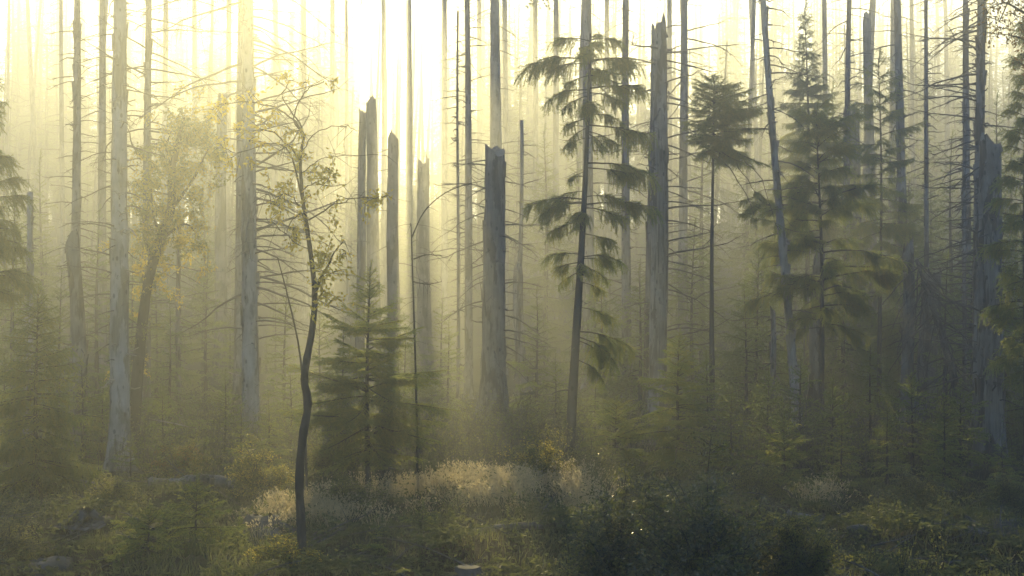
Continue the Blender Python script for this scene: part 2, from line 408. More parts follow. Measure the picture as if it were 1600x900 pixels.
def dead_tree(name, label, px, d, wpx, top=None, lean=0, nb=26, Lr=(.6, 1.6), mat=None, seed=0, curve=.12, group=None, parts=None, broken=0, cat='dead tree', zlow=.2, H=None, biasaz=None, leany=0, pitch=(-.35, .35)):
    if lean == 0: lean = ((seed*37) % 17-8)*1.3
    x = X(px, d); g = float(gz(x, d)); px0 = px; t = thing(name, label, cat, (x, d, g), group)
    if top is not None: H = Zp(top, d)-g
    elif H is None: H = max(13.5, Zp(-60, d)-g+1.0+(seed % 5)*.7)
    mb, cen, rad = trunk_mb(wpx/F*d/2*1.16, H, (lean/F*d, leany), curve, broken, seed+3, Hfull=max(H, 17 if not broken else 22))
    if d < 56:
        rs = np.random.default_rng(seed+77)
        for q in range(int(H*4.5)):
            z = rs.uniform(.4, H*.97); a = rs.uniform(0, 2*PI); cx, cy = cen(z); r = float(rad(z)); l = rs.uniform(.04, .28)*(1 if rs.random() < .75 else 2)
            P = np.array([(float(cx)+(r*.85+l*u)*math.cos(a), float(cy)+(r*.85+l*u)*math.sin(a), z+l*u*rs.uniform(-.5, .35)) for u in (0, .5, 1)])
            mb.tube(P, np.array([.030, .018, .010])*rs.uniform(.6, 1.3), 5, 0, True, False)
        if d < 50:      # loose bark plates
            for q in range(int(H*1.6)):
                z = rs.uniform(.3, H*.9); a = rs.uniform(0, 2*PI); cx, cy = cen(z); r = float(rad(z))*1.07+.012; w = rs.uniform(.05, .14)/max(.1, r); l = rs.uniform(.15, .7); o = rs.uniform(.0, .05)
                V = [(float(cx)+(r+oo)*math.cos(aa), float(cy)+(r+oo)*math.sin(aa), zz) for zz, oo in ((z, 0), (z+l*.5, o*.3), (z+l, o)) for aa in (a-w*rs.uniform(.5, 1), a+w*rs.uniform(.5, 1))]
                mb.add(V, [[0, 1, 3, 2], [2, 3, 5, 4]], 0, False)
    link('trunk', mb.mesh('trunk', [mat or M_DEAD, M_SPL]), t)
    if parts is None: parts = d < 50
    vis = min(H*.97, Zp(-40, d)-g)
    nb = int(nb*1.35)
    if nb: add_dead_branches(t, cen, rad, max(.6, H*.02+zlow*vis), vis, nb, Lr, seed+11, parts, pitch, biasaz)
    return t, cen, rad, H

# ------------------------------------------------------------------ spruces
def spruce(name, label, px, d, top, rpx, seed, fam='young', base=.06, step=.26, per=5, group=None, lod=0, trunk_px=None, lean=0, pr=.8, base_py=None, top_pitch=.75, low_pitch=-.12, minr=.14, keep=1.0, cat='spruce', prof=None, pj=.2):
    x = X(px, d); g = float(gz(x, d)); H = Zp(top, d)-g; R = rpx/F*d
    t = thing(name, label, cat, (x, d, g), group)
    rb = (trunk_px/F*d/2) if trunk_px else .012*H+.015
    mb, cen, rad = trunk_mb(rb, H, (lean/F*d, 0), .02*H, 0, seed, taper=.93, n=8, flare=.35)
    link('trunk', mb.mesh('trunk', [M_LIVE]), t)
    rng = random.Random(seed); z = base*H; i = 0; cr = MB(); cnt = 0
    while z < H*.985:
        u = (z-base*H)/(H*(1-base))
        for q in range(per):
            if rng.random() > keep: continue
            az = i*.9+q*2*PI/per+rng.uniform(-.3, .3)
            L = max(minr, R*(1+.25*math.sin(i*1.9+q*2.3+seed))*((1-u)**pr*min(1, .75+u*3) if prof is None else float(np.interp(u, prof[0], prof[1]))))*rng.uniform(.6, 1.18)
            pit = low_pitch+(top_pitch-low_pitch)*u**1.6+rng.uniform(-pj, pj)
            zz = z+rng.uniform(-.4, .4)*step; cx, cy = cen(zz)
            key, sc = get_bough(L, fam, rng.randrange(9), lod)
            M = TRS((float(cx), float(cy), zz), az, pit, sc, rng.uniform(-.3, .3))
            if lod == 0 and cnt < 98: link('bough', bough_mesh(key), t, M); cnt += 1
            else: cr.mergeflat(LIB[key][0], M)
        z += step*(1-.45*u); i += 1
    # the leading shoot
    key, sc = get_bough(max(.2, .06*H), 'young', seed, lod); cx, cy = cen(H*.98)
    M = TRS((float(cx), float(cy), H*.97), 0, 1.5, sc)
    if lod == 0: link('leader', bough_mesh(key), t, M)
    else: cr.mergeflat(LIB[key][0], M)
    if cr.n: link('crown', cr.flat().mesh('crown', [M_LIVE, M_NEED, M_NEEDY]), t)
    return t

def spruce_custom(name, label, px, d, top, trunk_px, whorls, seed, lean=0, fam='droop', dead=0, cat='spruce'):
    """whorls: (py, side degrees, length px, pitch) ; 0 deg = right, 180 = left, 90 = away, 270 = towards the viewer"""
    x = X(px, d); g = float(gz(x, d)); H = Zp(top, d)-g
    t = thing(name, label, cat, (x, d, g))
    mb, cen, rad = trunk_mb(trunk_px/F*d/2, H, (lean/F*d, 0), .10, 0, seed, taper=.8, n=10, flare=.4)
    link('trunk', mb.mesh('trunk', [M_LIVE]), t)
    rng = random.Random(seed)
    for w in whorls:
        py, az, lp, pit = w[:4]; f = w[4] if len(w) > 4 else fam
        z = Zp(py, d)-g; cx, cy = cen(z)
        key, sc = get_bough(lp/F*d, f, rng.randrange(9), 0)
        link('bough', bough_mesh(key), t, TRS((float(cx), float(cy), z), math.radians(az), pit, sc, rng.uniform(-.35, .35)))
    if dead: add_dead_branches(t, cen, rad, 1.2, H*.9, dead, (.3, .9), seed+5, True)
    return t, cen, H

exec_later = []
# ================================================================== SETTING
def make_ground():
    xs = np.concatenate([np.linspace(-190, -42, 20), np.linspace(-40, 40, 161), np.linspace(42, 190, 20)])
    ys = np.concatenate([np.linspace(-40, 12, 20), np.linspace(14, 70, 141), np.linspace(72, 290, 40)])
    XX, YY = np.meshgrid(xs, ys); r = np.random.default_rng(2)
    ZZ = gz(XX, YY)+r.normal(0, .012, XX.shape)
    V = np.stack([XX, YY, ZZ], -1).reshape(-1, 3); nx, ny = len(xs), len(ys)
    i = np.arange(ny-1)[:, None]*nx; j = np.arange(nx-1)[None]
    mb = MB(); mb.add(V, np.stack([i+j, i+j+1, i+nx+j+1, i+nx+j], -1).reshape(-1, 4), 0, True)
    kind(link('ground', mb.mesh('ground', [M_GROUND])), 'structure')
make_ground()

# ================================================================== DEAD TREES, FRONT AND MIDDLE
# name, label, px, d, width px, options
DT = [
 ('dead_spruce', 'slim grey dead spruce with short bristling twigs, above the split tipped broken trunk', 117, 46, 15, dict(nb=34, Lr=(.5, 1.5), seed=1, lean=2)),
 ('dead_spruce', 'faint slim dead spruce just left of the thick pale knotted trunk', 160, 58, 14, dict(nb=26, Lr=(.6, 1.6), seed=2)),
 ('dead_spruce', 'thick pale knotted dead spruce on the left, with short broken stubs and long side twigs', 187, 36, 28, dict(nb=60, Lr=(.35, 1.5), seed=3, mat=M_PALE, curve=.05)),
 ('dead_spruce', 'slim tan dead spruce close right of the thick knotted trunk, with long drooping twigs', 228, 48, 13, dict(nb=44, Lr=(1.0, 3.2), seed=4, biasaz=0)),
 ('dead_spruce', 'narrow dead trunk pressed against the left side of a broad pale trunk', 372, 50, 15, dict(nb=16, Lr=(.5, 1.4), seed=5)),
 ('dead_spruce', 'broad pale dead spruce left of the golden gap, throwing long curved branches to the right', 393, 40, 25, dict(nb=62, Lr=(1.2, 3.6), seed=6, mat=M_PALE, biasaz=0, curve=.05)),
 ('dead_spruce', 'straight slim dead spruce right of the golden gap, beside the big broken trunk', 733, 54, 12, dict(nb=38, Lr=(.6, 1.8), seed=7)),
 ('dead_spruce', 'thicker misty dead trunk rising behind the big broken trunk in the middle', 775, 66, 21, dict(nb=26, Lr=(.8, 2.2), seed=8)),
 ('dead_spruce', 'very thin pole of a dead spruce left of the big broken trunk', 715, 50, 5, dict(nb=22, Lr=(.3, 1.0), seed=9, top=18)),
 ('dead_spruce', 'thin dead pole standing just right of the big broken trunk', 808, 52, 7, dict(nb=16, Lr=(.4, 1.1), seed=10, top=188)),
 ('dead_spruce', 'pale misty trunk behind the tall drooping spruce', 922, 58, 19, dict(nb=26, Lr=(.8, 2.2), seed=12)),
 ('dead_spruce', 'dead trunk standing between the drooping spruce and the jagged tall snag', 980, 50, 14, dict(nb=26, Lr=(.6, 1.8), seed=13)),
 ('dead_spruce', 'hazy dead spruce with long level branches, right of the jagged tall snag', 1067, 60, 15, dict(nb=40, Lr=(1.2, 3.2), seed=14)),
 ('dead_spruce', 'pale leaning barkless trunk tilting right beside the dome crowned spruce', 1247, 42, 13, dict(nb=36, Lr=(.6, 1.9), seed=15, mat=M_PALE, lean=-62)),
 ('dead_spruce', 'dead spruce with whorls of short level twigs, right of the pointed spruce top', 1321, 55, 11, dict(nb=44, Lr=(.7, 1.9), seed=16)),
 ('dead_spruce', 'misty grey dead trunk right of the yellow green spruce', 1413, 54, 16, dict(nb=34, Lr=(.7, 1.8), seed=17)),
 ('dead_spruce', 'slim dark dead pole with evenly spaced short twigs on the right', 1450, 50, 8, dict(nb=34, Lr=(.4, 1.2), seed=18)),
 ('dead_spruce', 'dim dead trunk half hidden behind the tall dark trunk on the right', 1512, 46, 12, dict(nb=30, Lr=(.8, 2.0), seed=19)),
 ('dead_spruce', 'tall dark trunk on the right with many bare branches spreading to the left', 1530, 38, 18, dict(nb=64, Lr=(.7, 2.4), seed=20, biasaz=PI)),
 ('dead_spruce', 'thin dark stem in front of the bare trunks on the right, full of fine twigs', 1505, 42, 6, dict(nb=34, Lr=(.4, 1.4), seed=21, top=150)),
 ('dead_spruce', 'short pale dead stem between the left edge spruce and the slim grey spruce', 43, 44, 9, dict(nb=8, Lr=(.3, .8), seed=22, top=300, mat=M_PALE)),
 ('dead_spruce', 'misty trunk foot standing right of the big broken trunk', 817, 56, 15, dict(nb=10, Lr=(.5, 1.3), seed=23, top=425, broken=.3)),
 ('dead_spruce', 'thin pale dead stem rising beside the leaning leafy tree', 281, 45, 7, dict(nb=14, Lr=(.4, 1.2), seed=24, top=330)),
 ('dead_spruce', 'short bare dark pole before the dark thicket, left of the bushy spruce stem', 1207, 40, 8, dict(nb=12, Lr=(.3, 1.0), seed=25, top=485, broken=.1)),
 ('broken_trunk', 'dark broken trunk with a split tip, at the foot of the slim grey spruce', 127, 38, 21, dict(nb=4, Lr=(.3, .7), seed=31, top=372, broken=.35, mat=M_SNAG, lean=-10, cat='snag')),
 ('broken_trunk', 'dim flat topped snag left of the broad pale spruce', 344, 62, 18, dict(nb=10, Lr=(.5, 1.2), seed=32, top=148, broken=.15, mat=M_SNAG, cat='snag')),
 ('broken_trunk', 'slimmest snag of the row below the sun glow, left of the tallest', 561, 62, 14, dict(nb=6, Lr=(.4, 1.0), seed=33, top=174, broken=.12, mat=M_SNAG, cat='snag')),
 ('broken_trunk', 'tallest snag of the row below the sun glow', 588, 60, 20, dict(nb=8, Lr=(.5, 1.1), seed=34, top=158, broken=.25, mat=M_SNAG, cat='snag')),
 ('broken_trunk', 'snag with a slanting pointed top, right of the tallest snag below the sun glow', 619, 56, 19, dict(nb=8, Lr=(.5, 1.2), seed=35, top=214, broken=.22, mat=M_SNAG, cat='snag')),
 ('broken_trunk', 'palest and lowest snag of the row below the sun glow', 663, 72, 21, dict(nb=4, Lr=(.5, 1.0), seed=36, top=254, broken=.35, mat=M_SNAG, cat='snag')),
 ('broken_trunk', 'big thick broken trunk in the middle with a rounded snapped top and a pale scar', 771, 44, 34, dict(nb=26, Lr=(.8, 2.4), seed=37, top=234, broken=.2, mat=M_SNAG, cat='snag', curve=.05)),
 ('broken_trunk', 'tall jagged topped snag with pale peeling lower trunk, right of the drooping spruce', 1027, 42, 26, dict(nb=34, Lr=(.8, 2.6), seed=38, top=48, broken=.3, mat=M_DEAD, cat='snag', biasaz=0, curve=.06)),
 ('broken_trunk', 'thin snag close against the left side of the tall jagged snag', 1011, 47, 11, dict(nb=6, Lr=(.4, 1.0), seed=39, top=46, broken=.2, mat=M_SNAG, cat='snag')),
 ('broken_trunk', 'broad misty stub of a trunk behind the spruces on the right', 1336, 62, 30, dict(nb=8, Lr=(.5, 1.2), seed=40, top=170, broken=.25, mat=M_SNAG, cat='snag')),
 ('broken_trunk', 'hazy snag with a splintered crown, behind the yellow green spruce', 1362, 66, 18, dict(nb=14, Lr=(.6, 1.6), seed=41, top=26, broken=.5, mat=M_SNAG, cat='snag')),
 ('broken_trunk', 'massive dark broken trunk on the right with pale splintered wood near its foot', 1548, 36, 36, dict(nb=26, Lr=(.6, 2.0), seed=42, top=226, broken=.25, mat=M_SNAG, cat='snag', curve=.04)),
 ('broken_trunk', 'low pointed snag beside the fallen treetop on the right', 1415, 41, 17, dict(nb=6, Lr=(.3, .9), seed=43, top=388, broken=.35, mat=M_SNAG, cat='snag')),
 ('broken_trunk', 'dark broad trunk stub low on the right, behind the fallen treetop', 1447, 47, 28, dict(nb=8, Lr=(.5, 1.2), seed=44, top=432, broken=.3, mat=M_SNAG, cat='snag')),
 ('broken_trunk', 'dark stub of a trunk beside the stem of the bushy spruce on the right', 1270, 46, 17, dict(nb=6, Lr=(.4, 1.0), seed=45, top=400, broken=.2, mat=M_SNAG, cat='snag')),
]
TH = {}
for nm, lab, px, d, w, o in DT: TH[lab] = dead_tree(nm, lab, px, d, w, **o)

# pale scars where bark has peeled away, as parts
def scar(t, cen, rad, z0, z1, az, half, seed):
    rng = np.random.default_rng(seed); mb = MB()
    for q in range(int(10+half*16)):
        a0 = az+rng.uniform(-half, half); l = (z1-z0)*rng.uniform(.25, .8); zc = rng.uniform(z0+l/2, max(z0+l/2+.01, z1-l/2)); w = rng.uniform(.04, .10); k = 6; V = []
        for i, z in enumerate(np.linspace(zc-l/2, zc+l/2, k)):
            h = w*(1-abs(2*i/(k-1)-1)**2.5)+.006; a1 = a0+rng.normal(0, .015); cx, cy = cen(z); r = float(rad(z))*1.085+.004+.012*rng.random()
            for a in (a1-h, a1, a1+h): V.append((float(cx)+r*math.cos(a), float(cy)+r*math.sin(a), z))
        i = np.arange(k-1)[:, None]*3; j = np.arange(2)[None]
        mb.add(V, np.stack([i+j, i+j+1, i+3+j+1, i+3+j], -1).reshape(-1, 4), 0, True)
    link('bare_scar', mb.mesh('bare_scar', [M_SPL]), t)
for key, z0, z1, az, h in [('big thick broken trunk in the middle with a rounded snapped top and a pale scar', 3.3, 5.0, -1.9, .35),
                            ('massive dark broken trunk on the right with pale splintered wood near its foot', .9, 2.6, -1.8, .75),
                            ('massive dark broken trunk on the right with pale splintered wood near its foot', 4.3, 6.2, -1.9, .4),
                            ('tall jagged topped snag with pale peeling lower trunk, right of the drooping spruce', 2.4, 9.2, -1.3, .9)]:
    t, cen, rad, H = TH[key]; scar(t, cen, rad, z0, z1, az, h, int(z0*10))

# ================================================================== SPRUCES
R_, L_, A_, T_ = 0, 180, 90, 270
spruce_custom('drooping_spruce', 'tall slender leaning spruce with drooping tufted boughs in separate tiers',
  887, 34.5, 52, 17, [
   (62, 15, 55, .1), (64, 170, 62, .15), (70, 100, 50, .1), (72, 280, 50, .0), (60, 60, 40, .5),
   (92, 185, 108, -.02), (95, 350, 78, .05), (96, 30, 80, .1), (100, 200, 70, -.1), (90, 260, 60, 0), (105, 75, 60, 0), (110, 300, 60, -.1), (118, 180, 45, -.2), (118, 0, 45, -.1),
   (140, 175, 70, -.1), (138, 20, 100, .05), (145, 340, 60, -.2), (150, 200, 50, -.3), (155, 270, 60, -.3), (160, 90, 60, -.1),
   (178, 10, 62, -.1), (185, 185, 45, -.2), (195, 350, 110, -.22), (200, 210, 40, -.4), (205, 20, 60, -.3), (210, 300, 50, -.3), (215, 160, 45, -.3),
   (255, 5, 108, -.06), (262, 350, 85, -.2), (268, 190, 35, -.3), (300, 178, 40, 0), (312, 184, 92, .02), (318, 200, 78, -.1), (316, 160, 65, -.05), (308, 0, 60, .05), (320, 8, 118, .02), (325, 340, 70, -.15), (330, 260, 60, -.2), (330, 95, 60, -.1),
   (345, 190, 60, -.25), (365, 20, 60, -.2), (398, 180, 58, .05), (402, 352, 66, .05), (404, 20, 58, -.05), (410, 205, 50, -.2), (415, 340, 50, -.3), (408, 270, 50, -.2), (425, 180, 40, -.4), (440, 0, 45, -.3),
   (480, 350, 60, -.2), (518, 4, 96, -.15), (525, 340, 80, -.4), (530, 15, 70, -.5), (560, 350, 60, -.5)],
  51, lean=37, dead=8)

dome = []
rr = random.Random(8)
for py in range(131, 238, 6):
    u = (py-129)/108.
    for q in range(5):
        az = rr.uniform(0, 360); ca = math.cos(math.radians(az))
        lp = (24+26*math.sqrt(min(1, u*2.2)))*(1+(.3+.5*u)*max(0, ca))*rr.uniform(.72, 1.1)
        dome.append((py+rr.uniform(-3, 3), az, lp, .62*(1-u)-.12+rr.uniform(-.2, .2)-.18*max(0, ca)*u, 'young' if rr.random() < .6 else 'wave'))
t, cen, H = spruce_custom('dome_spruce', 'spruce with a bare thin stem and a dark rounded dome of needles on top', 1113, 40, 126, 10, dome, 52, fam='young', dead=14)
def hanging_limbs(t, d, cen, seed):
    rng = np.random.default_rng(seed); base = np.array(t.location)
    for pts in [[(1113, 232), (1150, 252), (1178, 290), (1192, 322)], [(1113, 225), (1160, 245), (1192, 280), (1212, 345)], [(1113, 240), (1140, 262), (1165, 305), (1180, 342)]]:
        P = np.array([(X(a, d), d, Zp(b, d)) for a, b in pts]); q = np.linspace(0, 3, 13); Q = np.stack([np.interp(q, np.arange(4), P[:, i]) for i in range(3)], 1)-base
        Q[:, 1] += np.linspace(0, rng.uniform(-.5, .5), 13); Q += rng.normal(0, .015, Q.shape)
        mb = MB(); mb.tube(Q, np.linspace(.022, .007, 13), 5, 0, False); link('limb', mb.mesh('limb', [M_LIVE]), t)
        for k in range(7):
            p = Q[rng.integers(9, 13)]; key, sc = get_bough(rng.uniform(.3, .55), 'droop' if k % 2 else 'wave', int(rng.integers(9)))
            link('bough', bough_mesh(key), t, TRS(tuple(p), rng.uniform(0, 6.28), rng.uniform(-.7, .2), sc, rng.uniform(-.6, .6)))
hanging_limbs(t, 40, cen, 4)

SP = [
 # name,label,px,d,top,rpx,seed,opts
 ('spruce', 'dark spruce with hanging boughs cut by the left edge of the view', -22, 33, 42, 92, 61, dict(fam='droop', base=.42, step=.42, per=5, low_pitch=.02, trunk_px=16)),
 ('spruce', 'dark shaded young spruce in the left foreground, in front of the fallen log', 56, 29.5, 452, 88, 62, dict(fam='wave', base=.08, step=.19, per=6, trunk_px=10, pr=.65)),
 ('spruce', 'young spruce with a bare lower stem, right of the crooked slim sapling', 575, 31.4, 418, 112, 63, dict(fam='young', base=.24, step=.2, per=6, trunk_px=11, keep=.82, prof=([0, .12, .3, .42, .55, .7, .85, 1], [.7, .88, .92, .84, .6, .42, .24, .08]), pj=.3)),
 ('spruce', 'pointed dark spruce top catching gold light high on the right', 1260, 58, 10, 74, 64, dict(fam='wave', base=.40, step=.34, per=6, pr=.8, trunk_px=10, minr=.35, pj=.25)),
 ('spruce', 'bushy spruce on the right with a straight dark stem and layered boughs reaching right', 1282, 42, 172, 98, 65, dict(fam='droop', base=.34, step=.42, per=5, trunk_px=11, minr=.3, keep=.8, pj=.3, prof=([0, .1, .25, .4, .55, .7, .85, 1], [.6, 1.0, 1.1, .8, .95, .55, .6, .2]))),
 ('spruce', 'yellow green open spruce between dead trunks on the right', 1374, 49, 92, 78, 66, dict(fam='wave', base=.36, step=.6, per=4, pr=.4, trunk_px=9, minr=.4)),
 ('spruce', 'spruce with hanging dark boughs at the right edge, behind the massive broken trunk', 1604, 33, 30, 62, 67, dict(fam='droop', base=.22, step=.42, per=5, pr=.35, trunk_px=12)),
 ('spruce', 'dark bushy spruce behind the big foreground shrub', 1060, 34.5, 520, 92, 68, dict(fam='young', base=.04, step=.24, per=5, pr=.62)),
 ('spruce', 'low wide spruce left of the dark bushy spruce, behind the shrub', 962, 35.5, 628, 78, 69, dict(fam='young', base=.04, step=.22, per=6, pr=.55)),
 ('spruce', 'small bright tipped spruce right of the dark bushy spruce', 1143, 34.0, 622, 46, 70, dict(fam='young', base=.04, step=.22, per=5)),
 ('spruce', 'first small spruce of the right hand row, broad and lit along its top', 1226, 32.5, 655, 66, 71, dict(fam='young', base=.03, step=.2, per=6, pr=.6)),
 ('spruce', 'small spruce beside pale grass in the right hand row', 1314, 32, 660, 44, 72, dict(fam='young', base=.03, step=.2, per=5)),
 ('spruce', 'taller small spruce with upright tips in the right hand row', 1386, 33, 642, 55, 73, dict(fam='young', base=.03, step=.22, per=5)),
 ('spruce', 'dim small spruce in front of the massive broken trunk', 1475, 32.5, 624, 58, 74, dict(fam='young', base=.03, step=.24, per=5)),
 ('spruce', 'dark little spruce low at the right edge', 1566, 31.5, 690, 60, 75, dict(fam='young', base=.03, step=.22, per=5)),
 ('spruce', 'young spruce at the bottom left with bright whorls, tallest of the low clump', 306, 24.2, 752, 78, 76, dict(fam='young', base=.05, step=.20, per=5, pr=.7)),
 ('spruce', 'broad low spruce left of the bright whorled one at the bottom', 232, 23.4, 800, 80, 77, dict(fam='young', base=.03, step=.16, per=6, pr=.55)),
 ('spruce', 'little spruce between the bright whorled one and the crooked sapling', 372, 23.5, 826, 46, 78, dict(fam='young', base=.03, step=.15, per=5)),
 ('spruce', 'golden lit sapling spruce left of the crooked sapling', 420, 35, 622, 50, 79, dict(fam='young', base=.03, step=.24, per=5)),
 ('spruce', 'yellowish small spruce under the broad pale trunk', 376, 33.5, 640, 40, 80, dict(fam='young', base=.03, step=.24, per=5)),
 ('spruce', 'small spruce on the mound behind the fallen log on the left', 205, 34, 690, 42, 81, dict(fam='young', base=.04, step=.22, per=5)),
 ('spruce', 'thin young spruce between the dark shaded spruce and the thick knotted trunk', 128, 36, 560, 56, 82, dict(fam='wave', base=.08, step=.3, per=5)),
 ('spruce', 'small spruce right of the sunlit young spruce, by the bramble thicket', 660, 27.0, 800, 52, 83, dict(fam='young', base=.03, step=.16, per=6, pr=.6)),
 ('spruce', 'low spruce in front of the pale dry grass', 590, 25.2, 838, 60, 84, dict(fam='young', base=.03, step=.15, per=6, pr=.6)),
 ('spruce', 'tiny spruce alone on the dark ground right of the cut stump', 792, 26.5, 812, 22, 85, dict(fam='young', base=.05, step=.14, per=5)),
 ('spruce', 'slender spruce behind the left dead trunks with fine pale tips', 152, 50, 330, 62, 86, dict(fam='young', base=.06, step=.5, per=5, lod=1)),
 ('spruce', 'dark spruce in the shade behind the left edge', 20, 48, 300, 92, 87, dict(fam='wave', base=.05, step=.5, per=6, lod=1)),
 ('spruce', 'shadowy spruce between the knotted trunk and the leafy leaning tree', 245, 52, 420, 84, 88, dict(fam='wave', base=.04, step=.45, per=6, lod=1)),
 ('spruce', 'hazy spruce left of the broad pale trunk, lit yellow', 322, 50, 395, 62, 89, dict(fam='young', base=.04, step=.45, per=6, lod=1)),
 ('spruce', 'hazy spruce just behind the crooked sapling', 500, 48, 480, 70, 90, dict(fam='young', base=.04, step=.42, per=6, lod=1)),
 ('spruce', 'dim spruce under the row of snags', 622, 52, 455, 66, 91, dict(fam='wave', base=.04, step=.45, per=6, lod=1)),
 ('spruce', 'misty spruce right of the row of snags', 690, 56, 462, 60, 92, dict(fam='young', base=.04, step=.5, per=6, lod=1)),
 ('spruce', 'tall hazy spruce standing behind the thin dead pole', 852, 70, 205, 70, 93, dict(fam='wave', base=.05, step=.6, per=6, lod=1)),
 ('spruce', 'dense spruce behind the foot of the drooping spruce', 942, 50, 430, 92, 94, dict(fam='wave', base=.04, step=.45, per=6, lod=1)),
 ('spruce', 'spruce filling the gap between the jagged snag and the dome spruce', 1082, 52, 350, 86, 95, dict(fam='wave', base=.04, step=.45, per=6, lod=1)),
 ('spruce', 'dark thick spruce behind the leaning pale trunk', 1182, 47, 385, 98, 96, dict(fam='wave', base=.04, step=.42, per=7, lod=1)),
 ('spruce', 'shadowed spruce behind the bushy spruce on the right', 1318, 50, 330, 100, 97, dict(fam='wave', base=.04, step=.42, per=7, lod=1)),
 ('spruce', 'deep shadow spruce behind the fallen treetop', 1420, 54, 290, 104, 98, dict(fam='wave', base=.04, step=.45, per=7, lod=1)),
 ('spruce', 'black looking spruce behind the massive broken trunk', 1520, 44, 380, 100, 99, dict(fam='wave', base=.04, step=.4, per=7, lod=1)),
 ('spruce', 'dark spruce filling the lower right edge', 1610, 39, 340, 100, 100, dict(fam='wave', base=.04, step=.4, per=7, lod=1)),
 ('spruce', 'thin topped hazy spruce right of the dome spruce', 1165, 72, 190, 52, 101, dict(fam='wave', base=.05, step=.6, per=6, lod=1)),
 ('spruce', 'pale tipped spruce rising behind the fallen log on the left', 265, 43, 470, 60, 120, dict(fam='wave', base=.05, step=.34, per=6, lod=1, keep=.85, pj=.28)),
 ('spruce', 'soft yellow spruce right behind the broad pale trunk', 445, 45, 440, 56, 121, dict(fam='young', base=.05, step=.34, per=6, lod=1, keep=.85, pj=.28)),
 ('spruce', 'low spruce in the mist between the sapling and the row of snags', 535, 43, 505, 50, 122, dict(fam='young', base=.05, step=.34, per=6, lod=1, keep=.85, pj=.28)),
 ('spruce', 'misty low spruce beneath the pointed snag', 632, 45, 520, 52, 123, dict(fam='wave', base=.05, step=.34, per=6, lod=1, keep=.85, pj=.28)),
 ('spruce', 'hazy spruce left of the big broken trunk, behind the bare dark sapling', 700, 47, 500, 52, 124, dict(fam='young', base=.05, step=.34, per=6, lod=1, keep=.85, pj=.28)),
 ('spruce', 'hazy spruce hugging the right foot of the big broken trunk', 838, 46, 455, 60, 125, dict(fam='young', base=.05, step=.34, per=6, lod=1, keep=.85, pj=.28)),
 ('spruce', 'round topped spruce just behind the jagged tall snag', 1000, 47, 420, 66, 126, dict(fam='wave', base=.05, step=.34, per=6, lod=1, keep=.85, pj=.28)),
 ('spruce', 'yellow lit spruce between the dome spruce stem and the leaning trunk', 1165, 44, 445, 64, 127, dict(fam='young', base=.05, step=.34, per=6, lod=1, keep=.85, pj=.28)),
 ('spruce', 'low dark spruce behind the first small spruce of the right row', 1250, 38, 560, 66, 128, dict(fam='young', base=.05, step=.34, per=6, lod=1, keep=.85, pj=.28)),
 ('spruce', 'dense low spruce behind the taller small spruce on the right', 1360, 37.5, 540, 72, 129, dict(fam='wave', base=.05, step=.34, per=6, lod=1, keep=.85, pj=.28)),
 ('spruce', 'tall slim spruce in the shade left of the massive broken trunk', 1478, 41, 400, 58, 130, dict(fam='young', base=.05, step=.34, per=6, lod=1, keep=.85, pj=.28)),
 ('spruce', 'spruce behind the slim grey dead spruce on the left', 92, 44, 430, 70, 131, dict(fam='young', base=.05, step=.34, per=6, lod=1, keep=.85, pj=.28)),
 ('spruce', 'shadowy low spruce at the foot of the leafy leaning tree', 180, 40, 560, 62, 132, dict(fam='wave', base=.05, step=.34, per=6, lod=1, keep=.85, pj=.28)),
 ('spruce', 'low spruce before the foot of the broad pale trunk', 352, 38, 585, 56, 133, dict(fam='young', base=.05, step=.34, per=6, lod=1, keep=.85, pj=.28)),
 ('spruce', 'young spruce left of the drooping spruce stem, deep in the mist', 868, 42, 560, 58, 134, dict(fam='young', base=.05, step=.34, per=6, lod=1, keep=.85, pj=.28)),
 ('spruce', 'low spruce right of the drooping spruce stem', 930, 40, 590, 52, 135, dict(fam='wave', base=.05, step=.34, per=6, lod=1, keep=.85, pj=.28)),
 ('spruce', 'tall airy spruce in the haze right of the drooping spruce', 905, 66, 235, 58, 150, dict(fam='wave', base=.12, step=.5, per=6, lod=1, keep=.8, pj=.3)),
 ('spruce', 'hazy spruce spire between the jagged snag and the dome', 1098, 68, 165, 50, 151, dict(fam='young', base=.12, step=.5, per=6, lod=1, keep=.8, pj=.3)),
 ('spruce', 'hazy spruce spire right of the leaning pale trunk', 1222, 64, 225, 56, 152, dict(fam='wave', base=.12, step=.5, per=6, lod=1, keep=.8, pj=.3)),
 ('spruce', 'faint spruce spire behind the broad misty stub', 1302, 68, 140, 56, 153, dict(fam='young', base=.12, step=.5, per=6, lod=1, keep=.8, pj=.3)),
 ('spruce', 'greenish hazy spruce behind the misty grey trunk on the right', 1402, 64, 175, 60, 154, dict(fam='wave', base=.12, step=.5, per=6, lod=1, keep=.8, pj=.3)),
 ('spruce', 'dim spruce spire left of the tall dark trunk on the right', 1488, 60, 215, 56, 155, dict(fam='young', base=.12, step=.5, per=6, lod=1, keep=.8, pj=.3)),
 ('spruce', 'dim spruce behind the right edge spruce', 1560, 58, 160, 60, 156, dict(fam='wave', base=.12, step=.5, per=6, lod=1, keep=.8, pj=.3)),
 ('spruce', 'hazy spruce between the left edge spruce and the slim grey spruce', 66, 62, 245, 56, 157, dict(fam='young', base=.12, step=.5, per=6, lod=1, keep=.8, pj=.3)),
 ('spruce', 'hazy pale spruce between the leafy tree and the flat topped snag', 318, 64, 290, 50, 158, dict(fam='wave', base=.12, step=.5, per=6, lod=1, keep=.8, pj=.3)),
 ('spruce', "mid green low spruce behind the row of small spruces, beside the bare dark pole", 1200, 36.5, 590, 70, 180, dict(fam='young', base=.04, step=.27, per=6, lod=1, keep=.9, pj=.28, pr=.65)),
